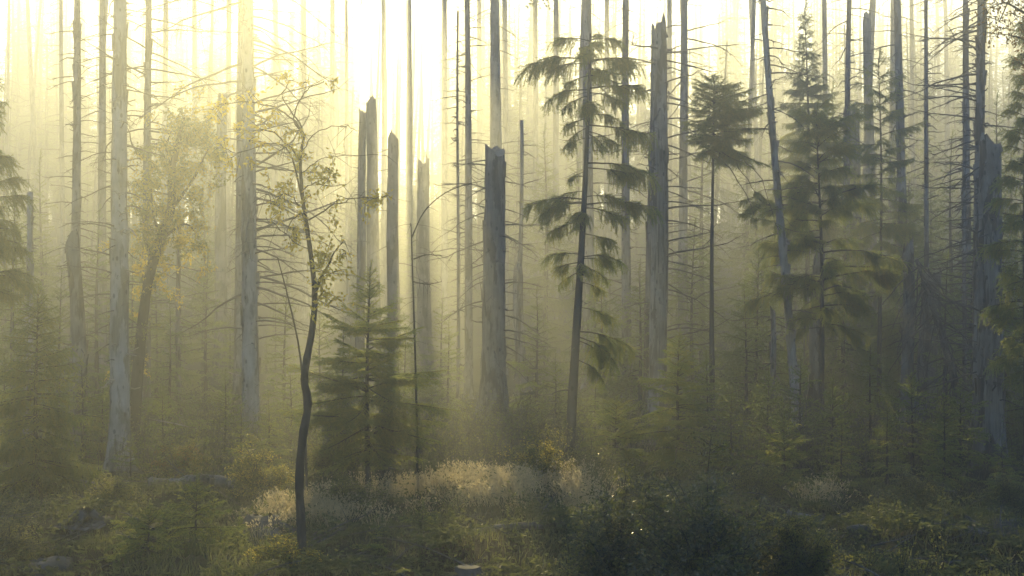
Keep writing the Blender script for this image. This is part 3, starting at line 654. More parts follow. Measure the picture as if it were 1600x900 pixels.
 ('spruce', "broad low spruce behind the spruce beside the pale grass on the right", 1300, 36, 600, 74, 181, dict(fam='young', base=.04, step=.27, per=6, lod=1, keep=.9, pj=.28, pr=.65)),
 ('spruce', "deep green low spruce under the fallen treetop", 1425, 36, 585, 76, 182, dict(fam='young', base=.04, step=.27, per=6, lod=1, keep=.9, pj=.28, pr=.65)),
 ('spruce', "shadowed low spruce left of the massive broken trunk's foot", 1500, 35, 600, 66, 183, dict(fam='young', base=.04, step=.27, per=6, lod=1, keep=.9, pj=.28, pr=.65)),
 ('spruce', "young spruce close behind the dark bushy spruce, on its right", 1105, 37.5, 555, 66, 184, dict(fam='young', base=.04, step=.27, per=6, lod=1, keep=.9, pj=.28, pr=.65)),
 ('spruce', "low spruce filling the dark between the left edge spruce and the dark shaded spruce", 8, 35, 560, 80, 185, dict(fam='young', base=.04, step=.27, per=6, lod=1, keep=.9, pj=.28, pr=.65)),
 ('spruce', "low spruce behind the mound right of the dark shaded young spruce", 160, 37, 590, 70, 186, dict(fam='young', base=.04, step=.27, per=6, lod=1, keep=.9, pj=.28, pr=.65)),
 ('spruce', "small spruce before the foot of the leafy leaning tree", 255, 36.5, 615, 60, 187, dict(fam='young', base=.04, step=.27, per=6, lod=1, keep=.9, pj=.28, pr=.65)),
 ('spruce', "soft low spruce behind the golden sapling spruce", 455, 39, 575, 58, 188, dict(fam='young', base=.04, step=.27, per=6, lod=1, keep=.9, pj=.28, pr=.65)),
 ('spruce', "low spruce in the brambles left of the drooping spruce", 800, 37.5, 640, 52, 189, dict(fam='young', base=.04, step=.27, per=6, lod=1, keep=.9, pj=.28, pr=.65)),
]
for nm, lab, px, d, top, rpx, sd, o in SP: spruce(nm, lab, px, d, top, rpx, sd, **o)

# ================================================================== BROADLEAF TREES
def pixpath(pts, d, jit=.0, seed=0, oy=None):
    rng = np.random.default_rng(seed)
    P = np.array([(X(a, d), d, Zp(b, d)) for a, b in pts])
    if jit: P[:, 1] += np.cumsum(rng.normal(0, jit, len(P)))
    if oy is not None: P[:, 1] += oy
    # smooth
    t = np.arange(len(P)); q = np.linspace(0, len(P)-1, (len(P)-1)*4+1)
    out = np.zeros((len(q), 3))
    for i in range(3):
        y = P[:, i]; m = np.gradient(y); k = np.minimum(q.astype(int), len(P)-2); u = q-k
        out[:, i] = (2*u**3-3*u**2+1)*y[k]+(u**3-2*u**2+u)*m[k]+(-2*u**3+3*u**2)*y[k+1]+(u**3-u**2)*m[k+1]
    return out
def leaf_cluster(mb, tw, c, spread, n, L, rng, mat=0, twigs=3):
    for q in range(twigs):
        d = rng.normal(size=3); d /= np.linalg.norm(d); P = poly(np.array(c), d, spread, .3, 4)
        tw.tube(P, np.linspace(.006, .0025, 4), 3, 0, False)
        Q, T = resample(P, spread/max(2, n/twigs))
        D = T*.4+rng.normal(0, .6, Q.shape); D[:, 2] -= .35
        mb.leaves(Q+rng.normal(0, spread*.18, Q.shape), D, L*rng.uniform(.6, 1.2, len(Q)), L*.55*rng.uniform(.7, 1.1, len(Q)), rng, mat)

def local(mb, o):
    o = np.array(o)
    mb.v = [v-o for v in mb.v]; return mb

def foliage(lv, tw, base, mats, t):
    lv = local(lv, base); tw = local(tw, base); off = lv.n
    lv.f += [(f+off, len(mats), sm) for f, m_, sm in tw.f]; lv.v += tw.v; lv.n += tw.n
    link('foliage', lv.mesh('foliage', mats+[M_BROAD]), t)

def slim_tree():
    d = 22.5; rng = np.random.default_rng(5)
    main = [(474, 925), (470, 820), (467, 758), (472, 690), (481, 630), (475, 600), (477, 572), (487, 515), (491, 462), (486, 410), (479, 360), (472, 315), (468, 250), (475, 208)]
    P = pixpath(main, d, .04, 1); base = (P[0][0], d, float(gz(P[0][0], d)))
    P[0, 2] = base[2]-.15
    t = thing('sapling', 'crooked slim sapling in the foreground with a dark bent stem and few yellow leaves', 'sapling', base)
    w = np.interp(np.linspace(0, 1, len(P)), [0, .5, .62, 1], [.074, .058, .045, .02]); mb = MB(); mb.tube(P, w*(1+rng.normal(0, .05, len(P))), 10)
    link('trunk', local(mb, base).mesh('trunk', [M_BROAD]), t)
    limbs = [([(490, 462), (503, 432), (520, 400), (538, 377)], .03, 0, .04),
      ([(475, 208), (462, 186), (440, 150), (448, 125), (455, 118)], .016, .3, .02),
      ([(470, 212), (462, 180), (478, 146), (497, 136), (512, 131)], .014, -.3, .02),
      ([(475, 206), (445, 176), (418, 165), (395, 158), (350, 160), (326, 172)], .016, .2, .02),
      ([(472, 310), (452, 238), (430, 225), (400, 232), (372, 240), (345, 228)], .016, -.2, .02),
      ([(468, 250), (440, 215), (412, 205), (390, 212)], .013, -.4, .02),
      ([(482, 345), (515, 325), (545, 312), (580, 310), (606, 305)], .014, -.1, .02),
      ([(471, 300), (490, 285), (512, 290), (540, 285)], .010, .3, .02),
      ([(469, 270), (495, 250), (520, 242), (600, 238)], .009, .4, .02),
      ([(468, 320), (445, 300), (425, 318), (415, 300)], .010, .2, .02),
      ([(476, 330), (458, 345), (452, 362)], .009, -.2, .02),
      ([(484, 390), (455, 375), (430, 352), (410, 340)], .010, .3, .02),
      ([(470, 240), (500, 205), (540, 200), (560, 208)], .009, -.3, .02)]
    tips = []
    for pts, r, dy, j in limbs:
        Q = pixpath(pts, d, 0, 0); Q[:, 1] += np.linspace(0, dy, len(Q)); Q += rng.normal(0, .012, Q.shape)
        mb = MB(); mb.tube(Q, np.linspace(r, .005, len(Q)), 6)
        for q in range(int(len(Q)*.6)):
            k = rng.integers(3, len(Q)); dd = rng.normal(0, 1, 3); dd /= np.linalg.norm(dd)
            mb.tube(poly(Q[k], dd, rng.uniform(.15, .5), .1, 4), np.linspace(.005, .002, 4), 3, 0, False)
        link('limb', local(mb, base).mesh('limb', [M_BROAD]), t)
    lv, tw = MB(), MB()
    spots = [(330, 170, .28, 26), (352, 160, .22, 18), (378, 152, .2, 16), (395, 148, .2, 14), (350, 228, .3, 24), (372, 205, .28, 24), (392, 222, .3, 26), (360, 245, .2, 14), (445, 122, .2, 12), (452, 118, .16, 8), (478, 130, .14, 8), (515, 120, .14, 8),
      (410, 190, .25, 18), (430, 185, .16, 10), (418, 165, .14, 8), (470, 205, .25, 20), (478, 240, .25, 22), (458, 232, .2, 14), (452, 290, .28, 26), (432, 300, .3, 28), (424, 318, .25, 20), (440, 330, .2, 14), (455, 355, .28, 24), (460, 368, .16, 10), (492, 255, .25, 20), (510, 262, .2, 16), (522, 250, .16, 8), (515, 285, .25, 18), (500, 280, .2, 12), (522, 310, .18, 12), (570, 316, .24, 24), (590, 310, .24, 24), (604, 308, .16, 12), (520, 340, .14, 8), (485, 305, .2, 14), (470, 330, .2, 12), (445, 312, .2, 14), (400, 250, .14, 8), (418, 275, .14, 8),
      (515, 385, .3, 26), (505, 410, .3, 28), (520, 430, .35, 34), (512, 455, .35, 34), (530, 395, .2, 14), (498, 395, .2, 14), (522, 470, .25, 18), (540, 392, .16, 8), (500, 435, .2, 14)]
    for px, py, sp, n in spots:
        leaf_cluster(lv, tw, (X(px, d), d+rng.normal(0, .25), Zp(py, d)), sp, int(n*2.1), .09, rng)
    foliage(lv, tw, base, [M_YEL], t)
slim_tree()

def leafy_leaner():
    d = 40; rng = np.random.default_rng(6)
    P = pixpath([(208, 720), (213, 620), (219, 540), (232, 440), (252, 375), (268, 325), (271, 270), (280, 225), (290, 185)], d, .05, 3)
    base = (P[0][0], d, float(gz(P[0][0], d))); P[0, 2] = base[2]-.2
    t = thing('leafy_tree', 'leaning leafy tree with a dark curved stem wrapped in yellow green leaves, on the left', 'tree', base)
    mb = MB(); mb.tube(P, np.interp(np.linspace(0, 1, len(P)), [0, .7, 1], [.17, .12, .035])*(1+rng.normal(0, .06, len(P))), 10)
    link('trunk', local(mb, base).mesh('trunk', [M_BROAD]), t)
    lv, tw = MB(), MB()
    for pts in [[(252, 375), (240, 330), (236, 285), (232, 250)], [(268, 325), (300, 280), (318, 245), (335, 215)], [(271, 270), (262, 235), (268, 205)], [(240, 410), (225, 370), (228, 330)], [(255, 370), (290, 350), (310, 370)], [(280, 225), (300, 200), (308, 190)]]:
        Q = pixpath(pts, d, .1, int(pts[0][0])); m2 = MB(); m2.tube(Q, np.linspace(.05, .012, len(Q)), 6); link('limb', local(m2, base).mesh('limb', [M_BROAD]), t)
        for q in Q[2:]:
            for r in range(3): leaf_cluster(lv, tw, q+rng.normal(0, .42, 3), .30, 44, .11, rng, int(rng.random() < .35))
    for i in range(8, len(P)):
        for r in range(3): leaf_cluster(lv, tw, P[i]+rng.normal(0, .34, 3), .30, 44, .11, rng, int(rng.random() < .35))
    foliage(lv, tw, base, [M_YEL, M_LEAF], t)
leafy_leaner()

def oak_edge():
    d = 25; rng = np.random.default_rng(9)
    P = pixpath([(1690, 760), (1684, 500), (1690, 250), (1680, 60), (1690, -90)], d, .05, 3)
    base = (P[0][0], d, float(gz(P[0][0], d))); P[0, 2] = base[2]-.2
    t = thing('broadleaf_tree', 'broadleaf tree at the upper right edge, its bronze leafed limbs hanging into view', 'tree', base)
    mb = MB(); mb.tube(P, np.linspace(.17, .09, len(P)), 10); link('trunk', local(mb, base).mesh('trunk', [M_BROAD]), t)
    lv, tw = MB(), MB()
    for pts in [[(1684, 90), (1640, 40), (1600, 20), (1570, 5), (1552, 12)], [(1682, 140), (1640, 90), (1600, 62), (1575, 55)], [(1686, 20), (1640, -30), (1590, -20), (1560, 35)], [(1684, 180), (1630, 120), (1592, 98)]]:
        Q = pixpath(pts, d, .05, 3); m2 = MB(); m2.tube(Q, np.linspace(.04, .008, len(Q)), 6); link('limb', local(m2, base).mesh('limb', [M_BROAD]), t)
        for q in Q[5:]:
            for r in range(2): leaf_cluster(lv, tw, q+rng.normal(0, .16, 3), .22, 11, .075, rng)
    foliage(lv, tw, base, [M_BROWN], t)
oak_edge()

# thin bare saplings
def bare_sapling(label, paths, d, r, seed, twigs=14):
    rng = np.random.default_rng(seed); Q0 = pixpath(paths[0], d, .02, seed); base = (Q0[0][0], d, float(gz(Q0[0][0], d)))
    t = thing('bare_sapling', label, 'sapling', base)
    for k, pts in enumerate(paths):
        Q = pixpath(pts, d, .02, seed)
        if k == 0: Q[0, 2] = base[2]-.1
        mb = MB(); rr_ = r if k == 0 else r*.6
        mb.tube(Q, np.linspace(rr_, rr_*.3+.003, len(Q)), 6)
        for q in range(twigs):
            i = rng.integers(2, len(Q)); dd = rng.normal(0, 1, 3); dd[2] *= .5; dd /= np.linalg.norm(dd)
            mb.tube(poly(Q[i], dd, rng.uniform(.15, .6), .25, 4), np.linspace(.006, .0025, 4), 3, 0, False)
        link('trunk' if k == 0 else 'branch', local(mb, base).mesh('stem', [M_BROAD]), t)
bare_sapling('bare dark sapling left of the big broken trunk, one branch arching right',
  [[(652, 745), (650, 600), (646, 470), (642, 350)], [(643, 372), (662, 332), (690, 305), (722, 290), (752, 283)], [(645, 440), (668, 444), (690, 440)], [(646, 405), (668, 398), (690, 400)]], 33, .03, 4)
bare_sapling('thin bare stick of a sapling leaning left behind the crooked sapling', [[(480, 700), (470, 560), (452, 470), (434, 402)]], 30, .025, 5, 6)

# fallen treetop
def fallen_top():
    d = 40; x = X(1505, d); g = float(gz(x, d)); t = thing('fallen_treetop', 'fallen dead treetop with a fan of drooping grey branches, in the dark on the right', 'fallen tree', (x, d, g))
    a = np.array([X(1520, d)-x, .3, .3]); b = np.array([X(1425, d)-x, -.4, Zp(405, d)-g]); P = a+(b-a)*np.linspace(0, 1, 10)[:, None]; P[:, 2] += .3*np.sin(np.linspace(0, PI, 10))
    mb = MB(); mb.tube(P, np.linspace(.13, .05, 10), 8); link('trunk', mb.mesh('trunk', [M_SNAG]), t)
    rng = random.Random(3)
    for i in range(60):
        u = rng.uniform(.25, 1); p = P[0]+(P[-1]-P[0])*u; key, sc = get_dead(rng.uniform(.9, 2.3), rng.randrange(9))
        link('branch', dead_mesh(key), t, TRS(tuple(p), rng.gauss(0, 1.6), rng.uniform(-1.2, -.3), sc))
fallen_top()

# ================================================================== SHRUBS AND LOW PLANTS
def shrub(name, label, px, d, top, wpx, mat, seed, stems=40, L=.035, dens=1.0, upright=.5, cat='shrub', mats=None):
    rng = np.random.default_rng(seed); x = X(px, d); g = float(gz(x, d)); H = Zp(top, d)-g; R = wpx/F*d/2
    t = thing(name, label, cat, (x, d, g)); st, lv = MB(), MB()
    for i in range(stems):
        az = rng.uniform(0, 2*PI); rr2 = R*math.sqrt(rng.uniform(0, 1)); lob = .8+.26*math.sin(3*az+seed)*rr2/R+.2*math.sin(rr2*5.2+2*az+seed*2); h = H*lob*math.sqrt(max(.05, 1-(rr2/R)**2*.8))*rng.uniform(.5, 1.15)
        k = 7; u = np.linspace(0, 1, k); e = np.array([rr2*math.cos(az), rr2*math.sin(az)*.8])
        P = np.stack([e[0]*(.15*u+.85*u**1.4), e[1]*(.15*u+.85*u**1.4), h*(u*1.25-.25*u**2.2)], 1)+np.cumsum(rng.normal(0, .02*H, (k, 3)), 0)*u[:, None]
        P[0, 2] = -.1
        st.tube(P, np.linspace(.011, .004, k), 4, 0, False)
        for q in range(int(17*dens)):
            v = 1.0 if q == 0 else rng.uniform(.28, 1)**.7; p = np.array([np.interp(v, u, P[:, c]) for c in range(3)])
            dd = rng.normal(size=3); dd[2] = abs(dd[2])*upright; dd /= np.linalg.norm(dd)
            l = rng.uniform(.12, .32)*min(1.4, .5+.5*H); T = poly(p, dd, l, .35, 4)
            st.tube(T, np.linspace(.004, .002, 4), 3, 0, False)
            Q, TT = resample(T, L*.42); D = TT*.5+rng.normal(0, .7, Q.shape)
            lv.leaves(Q+rng.normal(0, L*.6, Q.shape), D, L*rng.uniform(.6, 1.25, len(Q)), L*.6, rng, int(rng.random() < .3) if mats else 0)
    link('stems', st.mesh('stems', [M_BROAD]), t); link('foliage', lv.mesh('foliage', mats or [mat]), t)
SH = [
 ('shrub', 'large rounded shrub in the right foreground, its small glossy leaves glinting on top', 1110, 20.8, 722, 340, 1, 125, .07, .9),
 ('shrub', 'left neighbour of the large glinting shrub, a paler rounded bush in front of the boulder', 968, 21.6, 732, 160, 2, 58, .068, .9),
 ('shrub', 'low leafy bush at the bottom right of the large glinting shrub', 1248, 20.6, 800, 130, 3, 55, .05, 1.1),
 ('shrub', 'yellow green bush at the foot of the crooked sapling', 440, 22.6, 838, 120, 4, 40, .04, 1.1),
 ('shrub', 'bush with light leaves beside the foot of the drooping spruce', 842, 32.8, 668, 110, 5, 45, .05, 1.0),
 ('shrub', 'dark bush right behind the foot of the drooping spruce', 925, 34, 690, 84, 6, 36, .05, 1.0),
 ('shrub', 'bush in the shade under the sunlit young spruce', 548, 29, 742, 110, 7, 40, .045, 1.0),
 ('shrub', 'sunny bush left of the crooked sapling, before the golden sapling spruce', 405, 31.5, 690, 100, 8, 42, .05, 1.0),
 ('shrub', 'bush below the arched bramble stems left of the middle, lit from behind', 520, 33.5, 672, 90, 9, 36, .05, 1.0),
 ('shrub', 'reddish twiggy bush above the fallen log on the left', 285, 34, 676, 90, 10, 34, .05, .7),
 ('shrub', 'dim bush under the dark shaded young spruce', 70, 27.5, 772, 150, 11, 46, .045, 1.0),
 ('shrub', 'dark leafy bush at the lower left corner', 12, 24, 800, 110, 12, 40, .04, 1.0),
 ('shrub', 'bush between the grey stump and the log on the left', 178, 29, 745, 90, 13, 36, .045, 1.0),
 ('shrub', 'dark bush at the lower right edge, above the split stump', 1580, 29, 740, 120, 14, 40, .045, 1.0),
 ('shrub', 'dim leafy bush in front of the small spruce row on the right', 1420, 30, 742, 120, 15, 40, .045, 1.0),
 ('shrub', 'low bush under the first small spruce of the right row', 1185, 30.5, 716, 90, 16, 36, .045, 1.0),
]
for nm, lab, px, d, top, w, sd, n, L, de in SH:
    ms = [M_SHRUB, M_LEAF] if sd in (1, 2, 6, 11, 12, 14, 15) else ([M_LEAF, M_YEL] if sd in (4, 8, 5) else ([M_LEAF, M_BROWN] if sd == 10 else [M_LEAF, M_SHRUB]))
    shrub(nm, lab, px, d, top, w, None, sd, n, L, de, mats=ms)

def herb(label, px, d, top, seed, n=7, w=.12, L=.06, cat='plant'):
    rng = np.random.default_rng(seed); x = X(px, d); g = float(gz(x, d)); H = Zp(top, d)-g
    t = thing('leafy_shoot', label, cat, (x, d, g)); st, lv = MB(), MB()
    for i in range(n):
        e = rng.normal(0, w, 2); h = H*rng.uniform(.55, 1.02) if i else H; u = np.linspace(0, 1, 6)
        P = np.stack([e[0]*u**1.3, e[1]*u**1.3, h*u], 1); P[0, 2] = -.08; st.tube(P, np.linspace(.008, .003, 6), 4, 0, False)
        Q, T = resample(P, .03); Q = Q[len(Q)//5:]; D = rng.normal(0, 1, Q.shape); D[:, 2] = .35
        lv.leaves(Q, D, L*rng.uniform(.6, 1.2, len(Q)), L*.5, rng, 0)
    link('stems', st.mesh('stems', [M_BROAD]), t); link('foliage', lv.mesh('foliage', [M_LEAF]), t)
herb('tallest upright leafy shoot, rising in front of the split grey stump', 1470, 22.5, 806, 1, 5, .10)
herb('leafy shoot left of the tallest one at the bottom right', 1408, 22, 842, 2, 8, .14)
herb('short bright leafy shoot in front of the pale boulder', 1356, 22, 848, 3, 7, .12)
herb('low spreading leafy shoot at the bottom edge, below the tall upright one', 1440, 21.5, 868, 4, 10, .25)
herb('small leafy shoot standing alone by the cut stump', 712, 23.6, 868, 5, 4, .06)

# stumps, rocks, logs
def stump(label, px, d, top, wpx, seed, flat=False, roots=5, mat=None):
    rng = np.random.default_rng(seed); x = X(px, d); g = float(gz(x, d)); H = Zp(top, d)-g; r = wpx/F*d/2
    t = thing('tree_stump', label, 'stump', (x, d, g)); mb, cen, rad = trunk_mb(r, H, (rng.normal(0, .03), 0), .03, 0 if flat else .06, seed, taper=.2, n=18, flare=.8)
    link('trunk', mb.mesh('stump', [mat or M_STUMP, M_CUT]), t)
    if flat:
        m2 = MB(); a = np.linspace(0, 2*PI, 18, endpoint=False); rt = float(rad(H))*1.0; cx, cy = cen(H)
        V = [(float(cx)+rt*.97*math.cos(q), float(cy)+rt*.97*math.sin(q), H+.012) for q in a]+[(float(cx), float(cy), H+.016)]
        m2.add(V, [[i, (i+1) % 18, 18] for i in range(18)], 0); link('cut_face', m2.mesh('cut_face', [M_CUT]), t)
    for i in range(roots):
        az = 2*PI*i/roots+rng.uniform(-.4, .4); l = r*rng.uniform(1.8, 3.2); u = np.linspace(0, 1, 6)
        P = np.stack([math.cos(az)*(r*.5+l*u), math.sin(az)*(r*.5+l*u), .55*r*(1-u)**1.8*1.6-.06*u], 1)
        m3 = MB(); m3.tube(P, np.linspace(r*.42, r*.12, 6), 7); link('root', m3.mesh('root', [mat or M_STUMP]), t)
stump('grey weathered stump with spreading roots in the left foreground', 133, 26, 818, 36, 1)
stump('broad grey stump with a curling root, behind the yellow green bush', 412, 27.5, 808, 44, 2)
stump('small pale square stump just right of the crooked sapling', 498, 26.5, 832, 20, 3, True, 3)
stump('pale flat topped cut stump at the bottom middle', 733, 22.9, 887, 36, 4, True, 3, M_STUMP)
stump('split grey stump on the dark ground at the lower right', 1494, 26, 818, 42, 5)
stump('tilted broken stump at the lower right edge', 1572, 26.5, 812, 36, 6)

def boulder(label, px, d, wpx, hpx, seed):
    rng = np.random.default_rng(seed); x = X(px, d); g = float(gz(x, d)); w = wpx/F*d/2; h = hpx/F*d
    mb = MB(); nu, nv = 28, 16; ph = rng.uniform(0, 6, 9); V = []
    for j in range(nv):
        th = PI*(j/(nv-1))
        for i in range(nu):
            a = 2*PI*i/nu; n = np.array([math.sin(th)*math.cos(a), math.sin(th)*math.sin(a), math.cos(th)])
            k = 1+.13*math.sin(3*n[0]+ph[0])+.12*math.sin(4*n[1]+ph[1]+n[2]*2)+.07*math.sin(7*n[2]+ph[2]+3*n[0])+.03*rng.normal()
            s = np.sign(n)*np.abs(n)**.8*k
            V.append((s[0]*w, s[1]*w*.8, s[2]*h-.35*h))
    Q = [[j*nu+i, j*nu+(i+1) % nu, (j+1)*nu+(i+1) % nu, (j+1)*nu+i] for j in range(nv-1) for i in range(nu)]
    mb.add(V, np.array(Q)[:, ::-1], 0, True); o = link('boulder', mb.mesh('boulder', [M_STONE])); o.location = (x, d, g); tag(o, label, 'boulder')
boulder('smooth grey boulder left of the large glinting shrub', 932, 25.5, 70, 30, 1)
boulder('pale low boulder on the dark ground right of the glinting shrub', 1345, 26, 62, 24, 2)
boulder('small pale stone near the dark bush at the right edge', 1535, 29.5, 26, 12, 3)
boulder('broad flat mossy rock in the lower left corner', 62, 23.5, 110, 26, 4)

def log(label, px0, px1, d, rpx, seed, dy=0, lift=.5, mat=None, nbr=4):
    rng = np.random.default_rng(seed); r = rpx/F*d; xc = X((px0+px1)/2, d); g = float(gz(xc, d))
    t = thing('fallen_log', label, 'log', (xc, d, g)); P = []
    for u in np.linspace(0, 1, 12):
        x = X(px0+(px1-px0)*u, d); y = d+dy*(u-.5); P.append((x-xc, y-d, float(gz(x, y))-g+r*lift+rng.normal(0, .015)))
    mb = MB(); mb.tube(P, np.linspace(r*1.1, r*.75, 12)*(1+rng.normal(0, .05, 12)), 12); mb2 = MB()
    link('trunk', mb.mesh('log', [mat or M_SNAG]), t)
    for i in range(nbr):
        u = rng.uniform(.15, .95); p = P[int(u*11)]; key, sc = get_dead(rng.uniform(.4, 1.0), i)
        link('branch', dead_mesh(key), t, TRS(p, rng.uniform(0, 6), rng.uniform(.1, 1.1), sc))
log('pale thin fallen log lying under the dark shaded young spruce', 30, 175, 30.6, 6, 1, 1.0, 1.0, M_DEAD)
log('thick dark fallen log on the left, in front of the reddish twiggy bush', 228, 410, 32, 11, 2, -.8, 1.0)
log('low dark log half sunk in grass behind the tiny lone spruce', 735, 905, 26.8, 8, 3, .6, .5)
log('bleached fallen log crossing the ground under the small spruces on the right', 1240, 1400, 28.2, 6, 4, -1.2, .6)
log('grey root like log beside the split stump', 1510, 1600, 25.4, 7, 5, -.6, .8, M_DEAD, 2)
def stick(label, p0, p1, d, r):
    a = np.array((X(p0[0], d), d, Zp(p0[1], d))); b = np.array((X(p1[0], d), d-.3, Zp(p1[1], d))); u = np.linspace(0, 1, 7)[:, None]
    P = a+(b-a)*u; P[:, 2] += .02*np.sin(u[:, 0]*PI); c = P[0].copy(); mb = MB(); mb.tube(P-c, np.linspace(r, r*.4, 7), 6)
    o = link('fallen_stick', mb.mesh('stick', [M_PALE])); o.location = tuple(c); tag(o, label, 'stick')
stick('single pale bare stick caught across the bushes on the left, catching light', (232, 655), (312, 668), 34, .02)

# ================================================================== FAR TRUNKS, each a tree of its own
far_protos = []
def far_tree_proto(seed):
    H = 27; mb, cen, rad = trunk_mb(.21, H, (0, 0), .2, 0, seed, n=9, Hfull=34, flare=.5)
    br = MB(); rng = random.Random(seed)
    for i in range(46):
        z = rng.uniform(5, 26.5); az = rng.uniform(0, 6.28); key, sc = get_dead(rng.uniform(.6, 2.0), rng.randrange(9), 1); cx, cy = cen(z)
        br.mergeflat(DLIB[key][0], TRS((float(cx), float(cy), z), az, rng.uniform(-.35, .35), sc*1.1))
    return mb.mesh('trunk', [M_DEAD]), br.flat().mesh('crown', [M_TWIG])
far_protos = [far_tree_proto(200+i) for i in range(4)]
SHADE_CROWNED = {600: 104, 258: 98, 303: 108, 356: 99, 430: 108, 476: 97, 518: 110, 640: 112, 694: 98, 838: 108, 868: 97, 948: 105, 750: 110, 1046: 98, 790: 98}  # far trunks given an added live crown, unseen above the view
FT = {'left': [4, 34, 68, 97, 140, 258, 303, 322, 356], 'middle': [430, 452, 476, 518, 545, 600, 640, 694, 750, 790], 'right': [838, 868, 896, 948, 1046, 1088, 1160, 1190, 1290, 1345, 1392, 1432, 1482, 1575]}
FL = {'left': ('faint bare trunk far back in the golden haze left of the bright gap', 'faint far trunks on the left'),
      'middle': ('ghostly bare trunk almost lost in the glow around the bright gap', 'ghostly trunks in the glow'),
      'right': ('faint bare trunk far back in the haze on the right half', 'faint far trunks on the right')}
def shade_crown(seed, top=31.2):  # live crown added above the view to keep sun off the near haze
    cr = MB(); rng = random.Random(seed); z = 24.4
    while z < top:
        u = (z-24.4)/(top-24)
        for q in range(6):
            L = max(.6, 4.3*(1-u)**.5*min(1, .7+u*4))*rng.uniform(.7, 1.15); key, sc = get_bough(L, 'wave', rng.randrange(9), 2)
            cr.mergeflat(LIB[key][0], TRS((0, 0, z), rng.uniform(0, 6.28), -.2+.6*u+rng.uniform(-.15, .15), sc))
        z += .40
    mb, cen, rad = trunk_mb(.24, top+.8, (0, 0), .15, 0, seed, n=9, Hfull=40, flare=.5); br = MB()
    for i in range(34):
        z = rng.uniform(6, 26); key, sc = get_dead(rng.uniform(.6, 2.0), rng.randrange(9), 1); cx, cy = cen(z)
        br.mergeflat(DLIB[key][0], TRS((float(cx), float(cy), z), rng.uniform(0, 6.28), rng.uniform(-.4, .3), sc*1.1))
    return mb.mesh('trunk', [M_DEAD]), br.flat().mesh('crown', [M_TWIG]), cr.flat().mesh('crown', [M_LIVE, M_NEED, M_NEEDY])
shade_protos = [shade_crown(300+i) for i in range(3)]
short_shade_proto = shade_crown(310, 27.6)  # shorter added crown, letting sun through to the sapling
rng = random.Random(77)
for side, pxs in FT.items():
    for i, px in enumerate(pxs):
        d = rng.uniform(72, 120) if side != 'middle' else rng.uniform(88, 130)
        if px in SHADE_CROWNED: d = SHADE_CROWNED[px]
        x = X(px, d); g = float(gz(x, d)); t = thing('tall_far_tree', FL[side][0], 'tree', (x, d, g), FL[side][1])
        if px in SHADE_CROWNED:
            a, b, cr = short_shade_proto if px == 600 else rng.choice(shade_protos); M = Matrix.Rotation(rng.uniform(0, 6), 4, 'Z') @ Matrix.Diagonal((1, 1, (1+(d-100)*.004)*(1.05 if px in (600, 640, 694, 750) else 1), 1))
            link('trunk', a, t, M); link('crown', b, t, M); link('crown', cr, t, M); continue  # second crown is the added one that shades the near air
        a, b = rng.choice(far_protos); s = rng.uniform(.7, 1.25); M = Matrix.Rotation(rng.gauss(0, .03), 4, 'Y') @ Matrix.Rotation(rng.uniform(0, 6), 4, 'Z') @ Matrix.Diagonal((s, s, rng.uniform(.95, 1.08), 1))
        link('trunk', a, t, M); link('crown', b, t, M)

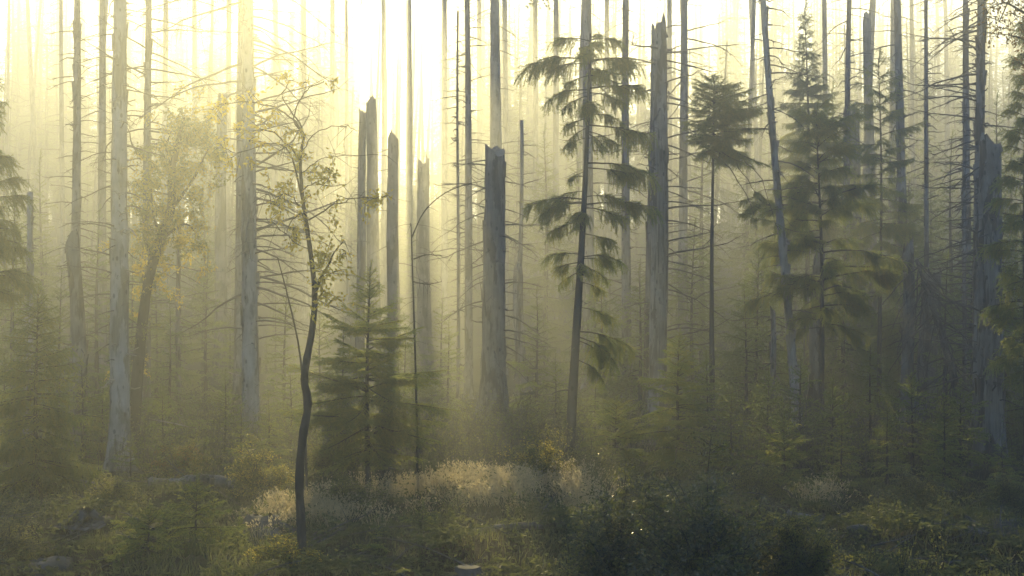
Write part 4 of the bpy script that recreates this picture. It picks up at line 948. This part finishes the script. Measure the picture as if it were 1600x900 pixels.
# ================================================================== STUFF: far wood, grass, herbs, brambles
FAR_N = 470
def far_wood():
    protos = []
    for s in range(4):
        mb = MB(); rng = random.Random(s+5); H = 10.0; z = .6; i = 0
        mb.tube([(0, 0, -.3), (0, 0, 5), (0, 0, 10)], [.14, .08, .01], 6)
        while z < 9.8:
            u = z/10
            for q in range(6):
                L = max(.3, 2.3*(1-u)**.75)*rng.uniform(.7, 1.15); key, sc = get_bough(L, 'wave', rng.randrange(9), 2)
                mb.mergeflat(LIB[key][0], TRS((0, 0, z+rng.uniform(-.2, .2)), i+q*1.05+rng.uniform(-.3, .3), -.1+.6*u+rng.uniform(-.1, .1), sc))
            z += .55; i += .9
        protos.append(mb.flat())
    out = MB(); rng = random.Random(12)
    prof_x = [-200, 0, 150, 300, 400, 500, 560, 680, 760, 830, 900, 1000, 1150, 1300, 1450, 1600, 1800]
    prof_y = [200, 230, 280, 330, 380, 440, 480, 490, 430, 370, 330, 300, 260, 210, 170, 140, 100]
    for row, (d, n) in enumerate([(62, 14), (72, 18), (84, 22), (98, 26), (114, 30)]):
        for k in range(n):
            px = -150+1900*(k+rng.uniform(.1, .9))/n; dd = d+rng.uniform(-5, 5)
            top = float(np.interp(px, prof_x, prof_y))+rng.uniform(-30, 120)+(4-row)*12
            if top > 560: continue
            x = X(px, dd); g = float(gz(x, dd)); H = Zp(top, dd)-g
            if H < 1.5: continue
            s = H/10; w = min(s, 1.5)*rng.uniform(.8, 1.2)
            out.mergeflat(rng.choice(protos), Matrix.Translation((x, dd, g)) @ Matrix.Rotation(rng.uniform(0, 6), 4, 'Z') @ Matrix.Diagonal((w, w, s, 1)))
    for k in range(150):         # low young growth along the crest of the slope
        dd = rng.uniform(105, 190); px = rng.uniform(330, 900) if k % 3 else rng.uniform(-100, 1700); x = X(px, dd); g = float(gz(x, dd)); s = rng.uniform(.35, .85)
        out.mergeflat(rng.choice(protos), Matrix.Translation((x, dd, g)) @ Matrix.Rotation(rng.uniform(0, 6), 4, 'Z') @ Matrix.Diagonal((s*1.3, s*1.3, s, 1)))
    # tall bare and half bare trees climbing the slope behind
    bare = []
    for s in range(4):
        mb = MB(); r2 = random.Random(s+50); H = 24.0
        mb.tube([(0, 0, -.5), (0, 0, 8), (.1, 0, 16), (0, 0, 24)], [.24, .19, .13, .05], 7)
        for i in range(60):
            z = r2.uniform(3, 23.6); key, sc = get_dead(r2.uniform(.8, 2.4)*(1-.4*z/24), r2.randrange(9), 1)
            mb.mergeflat(DLIB[key][0], TRS((0, 0, z), r2.uniform(0, 6.28), r2.uniform(-.5, .3), sc*1.15))
        m2 = MB()
        for Fc, m_, sm in mb.f: pass
        if s % 2:
            for i in range(110):
                z = 5+18.6*(i+r2.random())/110; key, sc = get_bough(max(.4, 2.6*(1-(z-5)/20)**.8)*r2.uniform(.7, 1.15), 'wave', r2.randrange(9), 2)
                mb.mergeflat(LIB[key][0], TRS((0, 0, z), r2.uniform(0, 6.28), r2.uniform(-.4, .3), sc))
        bare.append(mb.flat())
    for k in range(FAR_N):
        dd = rng.uniform(100, 150) if k % 7 < 2 else rng.uniform(150, 195); px = rng.uniform(-250, 1850)
        gap = abs(px-628) < 80
        if gap and rng.random() < .12: continue
        x = X(px, dd); g = float(gz(x, dd)); s = (rng.uniform(.65, .9) if dd < 150 else rng.uniform(1.08, 1.32))*(.95 if gap else 1)
        out.mergeflat(bare[rng.choice([1, 3]) if ((not gap or abs(px-628) > 55) and rng.random() < .78) else rng.choice([0, 2])], Matrix.Translation((x, dd, g)) @ Matrix.Rotation(rng.gauss(0, .03), 4, 'Y') @ Matrix.Rotation(rng.uniform(0, 6), 4, 'Z') @ Matrix.Diagonal((s*rng.uniform(.6, 1.3), s*rng.uniform(.6, 1.3), s, 1)))
    kind(link('far_spruce_thicket', out.flat().mesh('far_spruce_thicket', [M_LIVE, M_NEED, M_NEEDY])), 'stuff')
far_wood()

def scatter(n, x0, x1, y0, y1, rng, dens=None):
    y = y0+(y1-y0)*rng.uniform(0, 1, n)**1.3; half = np.maximum(y*.40, 3); x = rng.uniform(-1, 1, n)*half*1.12
    return x, y
def grass():
    rng = np.random.default_rng(3); mb = MB(); n = 70000
    x, y = scatter(n, 0, 0, 19.5, 48, rng)
    clump = np.sin(x*2.1+1)*np.sin(y*1.7)+.6*np.sin(x*5.3+y*3.1)+rng.normal(0, .5, n); k = clump > -.15; x, y = x[k], y[k]; n = len(x)
    h = rng.uniform(.08, .32, n)*(1+.4*np.sin(x*.9)); D = rng.normal(0, .38, (n, 3)); D[:, 2] = 1
    mb.bent(np.stack([x, y, gz(x, y)-.02], 1), D, h*1.25, rng.uniform(.010, .022, n), rng)
    kind(link('forest_grass', mb.mesh('forest_grass', [M_GRASS])), 'stuff')
    mb = MB()
    for px, d, w, dd, m, h0 in [(735, 31.3, 1.15, .9, 1500, .5), (790, 31, .7, .8, 450, .5), (500, 28.3, .8, .7, 800, .5), (860, 31.6, .6, .7, 550, .6), (1290, 30.6, .5, .5, 220, .4), (620, 31, .7, .8, 700, .4), (445, 29.5, .6, .6, 500, .35), (905, 30.8, .4, .6, 450, .5)]:
        nc = max(6, m//38); cc = rng.integers(0, nc, m); cx = X(px, d)+rng.normal(0, w*.75, nc); cy = d+rng.normal(0, dd, nc); ch = rng.uniform(.45, 1.35, nc); e = rng.normal(0, .13, (m, 2))
        x = cx[cc]+e[:, 0]; y = cy[cc]+e[:, 1]; D = rng.normal(0, .16, (m, 3)); D[:, :2] += e*2.2; D[:, 2] = 1; D /= np.linalg.norm(D, axis=1)[:, None]
        h = h0*ch[cc]*rng.uniform(.55, 1.2, m); B = np.stack([x, y, gz(x, y)-.02], 1)
        mb.bent(B, D, h, .013, rng)
        for q in range(4):      # seed heads
            mb.leaves(B+D*(h*rng.uniform(.72, 1, m))[:, None]+rng.normal(0, .015, (m, 3)), D+rng.normal(0, .5, (m, 3)), .06, .026, rng)
    kind(link('dry_grass', mb.mesh('dry_grass', [M_STRAW])), 'stuff')
grass()
def herbs():
    rng = np.random.default_rng(4); mb = MB(); st = MB(); n = 1500
    x, y = scatter(n, 0, 0, 20, 50, rng)
    for i in range(n):
        m = rng.integers(10, 26); R = rng.uniform(.12, .38); h = rng.uniform(.12, .55)
        P = np.stack([x[i]+rng.normal(0, R*.6, m), y[i]+rng.normal(0, R*.6, m), np.zeros(m)], 1); P[:, 2] = gz(P[:, 0], P[:, 1])+h*rng.uniform(.2, 1, m)
        D = rng.normal(0, 1, (m, 3)); D[:, 2] *= .5
        mb.leaves(P, D, rng.uniform(.05, .13), rng.uniform(.03, .06), rng)
        B = P[:6].copy(); B[:, 2] = gz(B[:, 0], B[:, 1])-.02; mb.blades(B, P[:6]-B+rng.normal(0, .03, (6, 3)), h, .008, rng)
    keep = [(X(q[2], q[3]), q[3], q[5]/F*q[3]) for q in SP if q[3] < 37]
    n = 260; x, y = scatter(n, 0, 0, 20.5, 36, rng)          # tall ferns
    for i in range(n):
        if any(abs(x[i]-kx) < kr*.8+.4 and kd-1.5 < y[i] < kd+.4 for kx, kd, kr in keep): continue
        g0 = float(gz(x[i], y[i])); nf = rng.integers(5, 10); R = rng.uniform(.35, .75)
        for q in range(nf):
            az = q*2*PI/nf+rng.uniform(-.4, .4); l = R*rng.uniform(.75, 1.2); u = np.linspace(0, 1, 12)
            P = np.stack([x[i]+math.cos(az)*l*u, y[i]+math.sin(az)*l*u, g0+l*(1.05*u-.85*u**2)], 1); side = np.array([-math.sin(az), math.cos(az), 0]); T = np.gradient(P, axis=0); T /= np.linalg.norm(T, axis=1)[:, None]
            w = l*.24*np.sin(np.clip(u*1.05+.08, 0, 1)*PI)**.7
            for sd in (-1, 1):
                mb.leaves(P[1:], (side*sd+T*.45+rng.normal(0, .08, T.shape))[1:], np.maximum(.02, w[1:]), .045*R/.5, rng)
    n = 430; x, y = scatter(n, 0, 0, 25.5, 54, rng)
    for i in range(n):
        px = 800+x[i]/y[i]*F
        if any(abs(x[i]-kx) < kr*.8+.5 and kd-2.6 < y[i] < kd+.4 for kx, kd, kr in keep): continue
        if 640 < px < 830 and 29.5 < y[i] < 33: continue
        if y[i] < 29 and px < 560 and i % 3: continue
        m = rng.integers(90, 220); R = rng.uniform(.25, .75); h = rng.uniform(.25, .95)*(1.25 if y[i] > 32 else .8)
        a = rng.uniform(0, 6.28, m); r = R*np.sqrt(rng.uniform(0, 1, m)); u = rng.uniform(.15, 1, m)**.6
        P = np.stack([x[i]+r*np.cos(a), y[i]+r*np.sin(a), h*u*np.sqrt(np.clip(1.05-(r/R)**2*.8, .05, 1))*(1+.25*np.sin(a*3+i))], 1); P[:, 2] += gz(P[:, 0], P[:, 1])
        D = rng.normal(0, 1, (m, 3)); D[:, 2] *= .6; l = rng.uniform(.045, .10)
        mb.leaves(P, D, l*rng.uniform(.7, 1.2, m), l*.55, rng)
        B = np.stack([x[i]+rng.normal(0, R*.3, 12), y[i]+rng.normal(0, R*.3, 12), np.zeros(12)], 1); B[:, 2] = gz(B[:, 0], B[:, 1])-.03
        D = rng.normal(0, .35, (12, 3)); D[:, 2] = 1; mb.blades(B, D, h*rng.uniform(.7, 1.5, 12), .012, rng)
    kind(link('forest_herbs', mb.mesh('forest_herbs', [M_HERB])), 'stuff')
herbs()
def litter():
    rng = np.random.default_rng(15); mb = MB(); n = 650; x, y = scatter(n, 0, 0, 20, 46, rng)
    for i in range(n):
        l = rng.uniform(.25, 1.5); az = rng.uniform(0, 6.28); up = rng.uniform(-.02, .45)*rng.random(); u = np.linspace(-.5, .5, 6)
        P = np.stack([x[i]+math.cos(az)*l*u, y[i]+math.sin(az)*l*u, np.zeros(6)], 1); P[:, 2] = gz(P[:, 0], P[:, 1])+.03+up*l*(u+.5)+rng.uniform(0, .15); P += np.cumsum(rng.normal(0, .02*l, (6, 3)), 0)
        r = rng.uniform(.006, .022); mb.tube(P, np.linspace(r, r*.35, 6), 4, 0, False)
        for q in range(rng.integers(0, 4)):
            k = rng.integers(1, 5); d = rng.normal(0, 1, 3); d[2] = abs(d[2])*.6; d /= np.linalg.norm(d); mb.tube(poly(P[k], d, l*rng.uniform(.15, .4), .1, 3), np.linspace(r*.4, .002, 3), 3, 0, False)
    kind(link('fallen_twigs', mb.mesh('fallen_twigs', [M_TWIG])), 'stuff')
litter()
def brambles():
    rng = np.random.default_rng(5); st, lv = MB(), MB()
    zones = [(700, 35, 2.2, 2.0, 150, 1.7), (760, 37, 1.5, 2.0, 110, 1.8), (800, 34, 1.2, 1.5, 60, 1.4), (630, 36, 1.4, 1.5, 70, 1.6), (540, 37, 1.5, 2, 70, 1.6), (280, 35.5, 1.6, 1.5, 80, 1.3), (1180, 36, 2, 1.8, 100, 1.4), (1300, 37, 2.4, 2, 130, 1.6), (1440, 37, 2.4, 2, 110, 1.5), (150, 38, 2, 2, 80, 1.5), (360, 38, 2, 2, 90, 1.6), (900, 38, 2, 2, 80, 1.5), (1020, 39, 2, 2, 60, 1.5)]
    for px, d, wx, wy, m, h in zones:
        for i in range(m):
            x = X(px, d)+rng.normal(0, wx*.6); y = d+rng.normal(0, wy*.5); z = float(gz(x, y)); hh = h*rng.uniform(.4, 1.2); az = rng.uniform(0, 6.28); l = rng.uniform(.2, 1.2); u = np.linspace(0, 1, 7)
            P = np.stack([x+math.cos(az)*l*u**1.5, y+math.sin(az)*l*u**1.5, z-.05+hh*(1.5*u-.6*u**2.5)], 1)+np.cumsum(rng.normal(0, .02, (7, 3)), 0)
            st.tube(P, np.linspace(.010, .003, 7), 3, 0, False)
            for q in range(4):
                k = rng.integers(2, 7); dd = rng.normal(0, 1, 3); dd /= np.linalg.norm(dd); T = poly(P[k], dd, rng.uniform(.15, .45), .1, 4); st.tube(T, np.linspace(.005, .002, 4), 3, 0, False)
                if rng.random() < .55: lv.leaves(T[1:]+rng.normal(0, .02, (3, 3)), rng.normal(0, 1, (3, 3)), .055, .035, rng)
            nl = rng.integers(2, 9); k = rng.integers(2, 7, nl); lv.leaves(P[k]+rng.normal(0, .05, (nl, 3)), rng.normal(0, 1, (nl, 3)), .06, .035, rng)
    st.f = [(f, 0, s) for f, m_, s in st.f]
    off = st.n
    st.v += lv.v; st.f += [(f+off, 1, s) for f, m_, s in lv.f]; st.n += lv.n
    kind(link('bramble_thicket', st.flat().mesh('bramble_thicket', [M_TWIG, M_LEAF])), 'stuff')
brambles()

# ================================================================== HAZE
HAZE_D = 0.0074; HAZE_G = 0.71
def haze():
    x0, x1, y0, y1, z0, z1 = -200, 200, -50, 300, -2.0, 46.0
    V = [(x, y, z) for z in (z0, z1) for y in (y0, y1) for x in (x0, x1)]
    mb = MB(); mb.add(V, [[0, 2, 3, 1], [4, 5, 7, 6], [0, 1, 5, 4], [2, 6, 7, 3], [0, 4, 6, 2], [1, 3, 7, 5]])
    m, nt, out = newmat('mist'); v = N(nt, 'ShaderNodeVolumePrincipled')
    v.inputs['Density'].default_value = HAZE_D; v.inputs['Anisotropy'].default_value = HAZE_G; v.inputs['Color'].default_value = (.87, .93, .92, 1)
    v.inputs['Density Attribute'].default_value = ''
    nt.links.new(v.outputs[0], out.inputs['Volume'])
    try: m.cycles.homogeneous_volume = True
    except Exception: pass
    kind(link('haze', mb.mesh('haze', [m])), 'stuff')
haze()

# ================================================================== LIGHT, SKY, CAMERA
SUN_EL = math.radians(17.0); SUN_AZ = math.radians(-4.4)       # azimuth from +Y towards +X
W = bpy.data.worlds.new('World'); S.world = W; W.use_nodes = True
nt = W.node_tree; nt.nodes.clear()
sky = nt.nodes.new('ShaderNodeTexSky'); sky.sky_type = 'NISHITA'; sky.sun_disc = False
sky.sun_elevation = SUN_EL; sky.sun_rotation = SUN_AZ; sky.air_density = 1.0; sky.dust_density = .6; sky.altitude = 100; sky.ozone_density = 5; sky.air_density = 1.0
bg = nt.nodes.new('ShaderNodeBackground'); bg.inputs[1].default_value = .10
ow = nt.nodes.new('ShaderNodeOutputWorld'); nt.links.new(sky.outputs[0], bg.inputs[0]); nt.links.new(bg.outputs[0], ow.inputs[0])
sl = bpy.data.lights.new('sun', 'SUN'); sl.energy = 5.0; sl.angle = math.radians(.6); sl.color = (1, .79, .35)
so = bpy.data.objects.new('sun', sl); COL.objects.link(so)
sd = Vector((math.sin(SUN_AZ)*math.cos(SUN_EL), math.cos(SUN_AZ)*math.cos(SUN_EL), math.sin(SUN_EL)))
so.rotation_euler = sd.to_track_quat('Z', 'Y').to_euler(); so.location = (0, 100, 60)

cam = bpy.data.cameras.new('camera'); cam.lens = 50; cam.sensor_width = 36; cam.clip_end = 2000; cam.clip_start = .1
co = bpy.data.objects.new('camera', cam); COL.objects.link(co); co.location = (0, 0, CAMZ); co.rotation_euler = (PI/2, 0, 0)
S.camera = co

S.render.engine = 'CYCLES'
c = S.cycles
c.use_denoising = True
try: c.denoiser = 'OPENIMAGEDENOISE'; c.denoising_input_passes = 'RGB_ALBEDO_NORMAL'
except Exception: pass
c.max_bounces = 6; c.diffuse_bounces = 2; c.glossy_bounces = 2; c.transmission_bounces = 2; c.volume_bounces = 0; c.transparent_max_bounces = 4
c.use_adaptive_sampling = False; c.sample_clamp_indirect = 4; c.caustics_reflective = False; c.caustics_refractive = False
S.view_settings.view_transform = 'Standard'; S.view_settings.look = 'None'; S.view_settings.gamma = 1; S.view_settings.use_curve_mapping = False
S.view_settings.exposure = 1.32
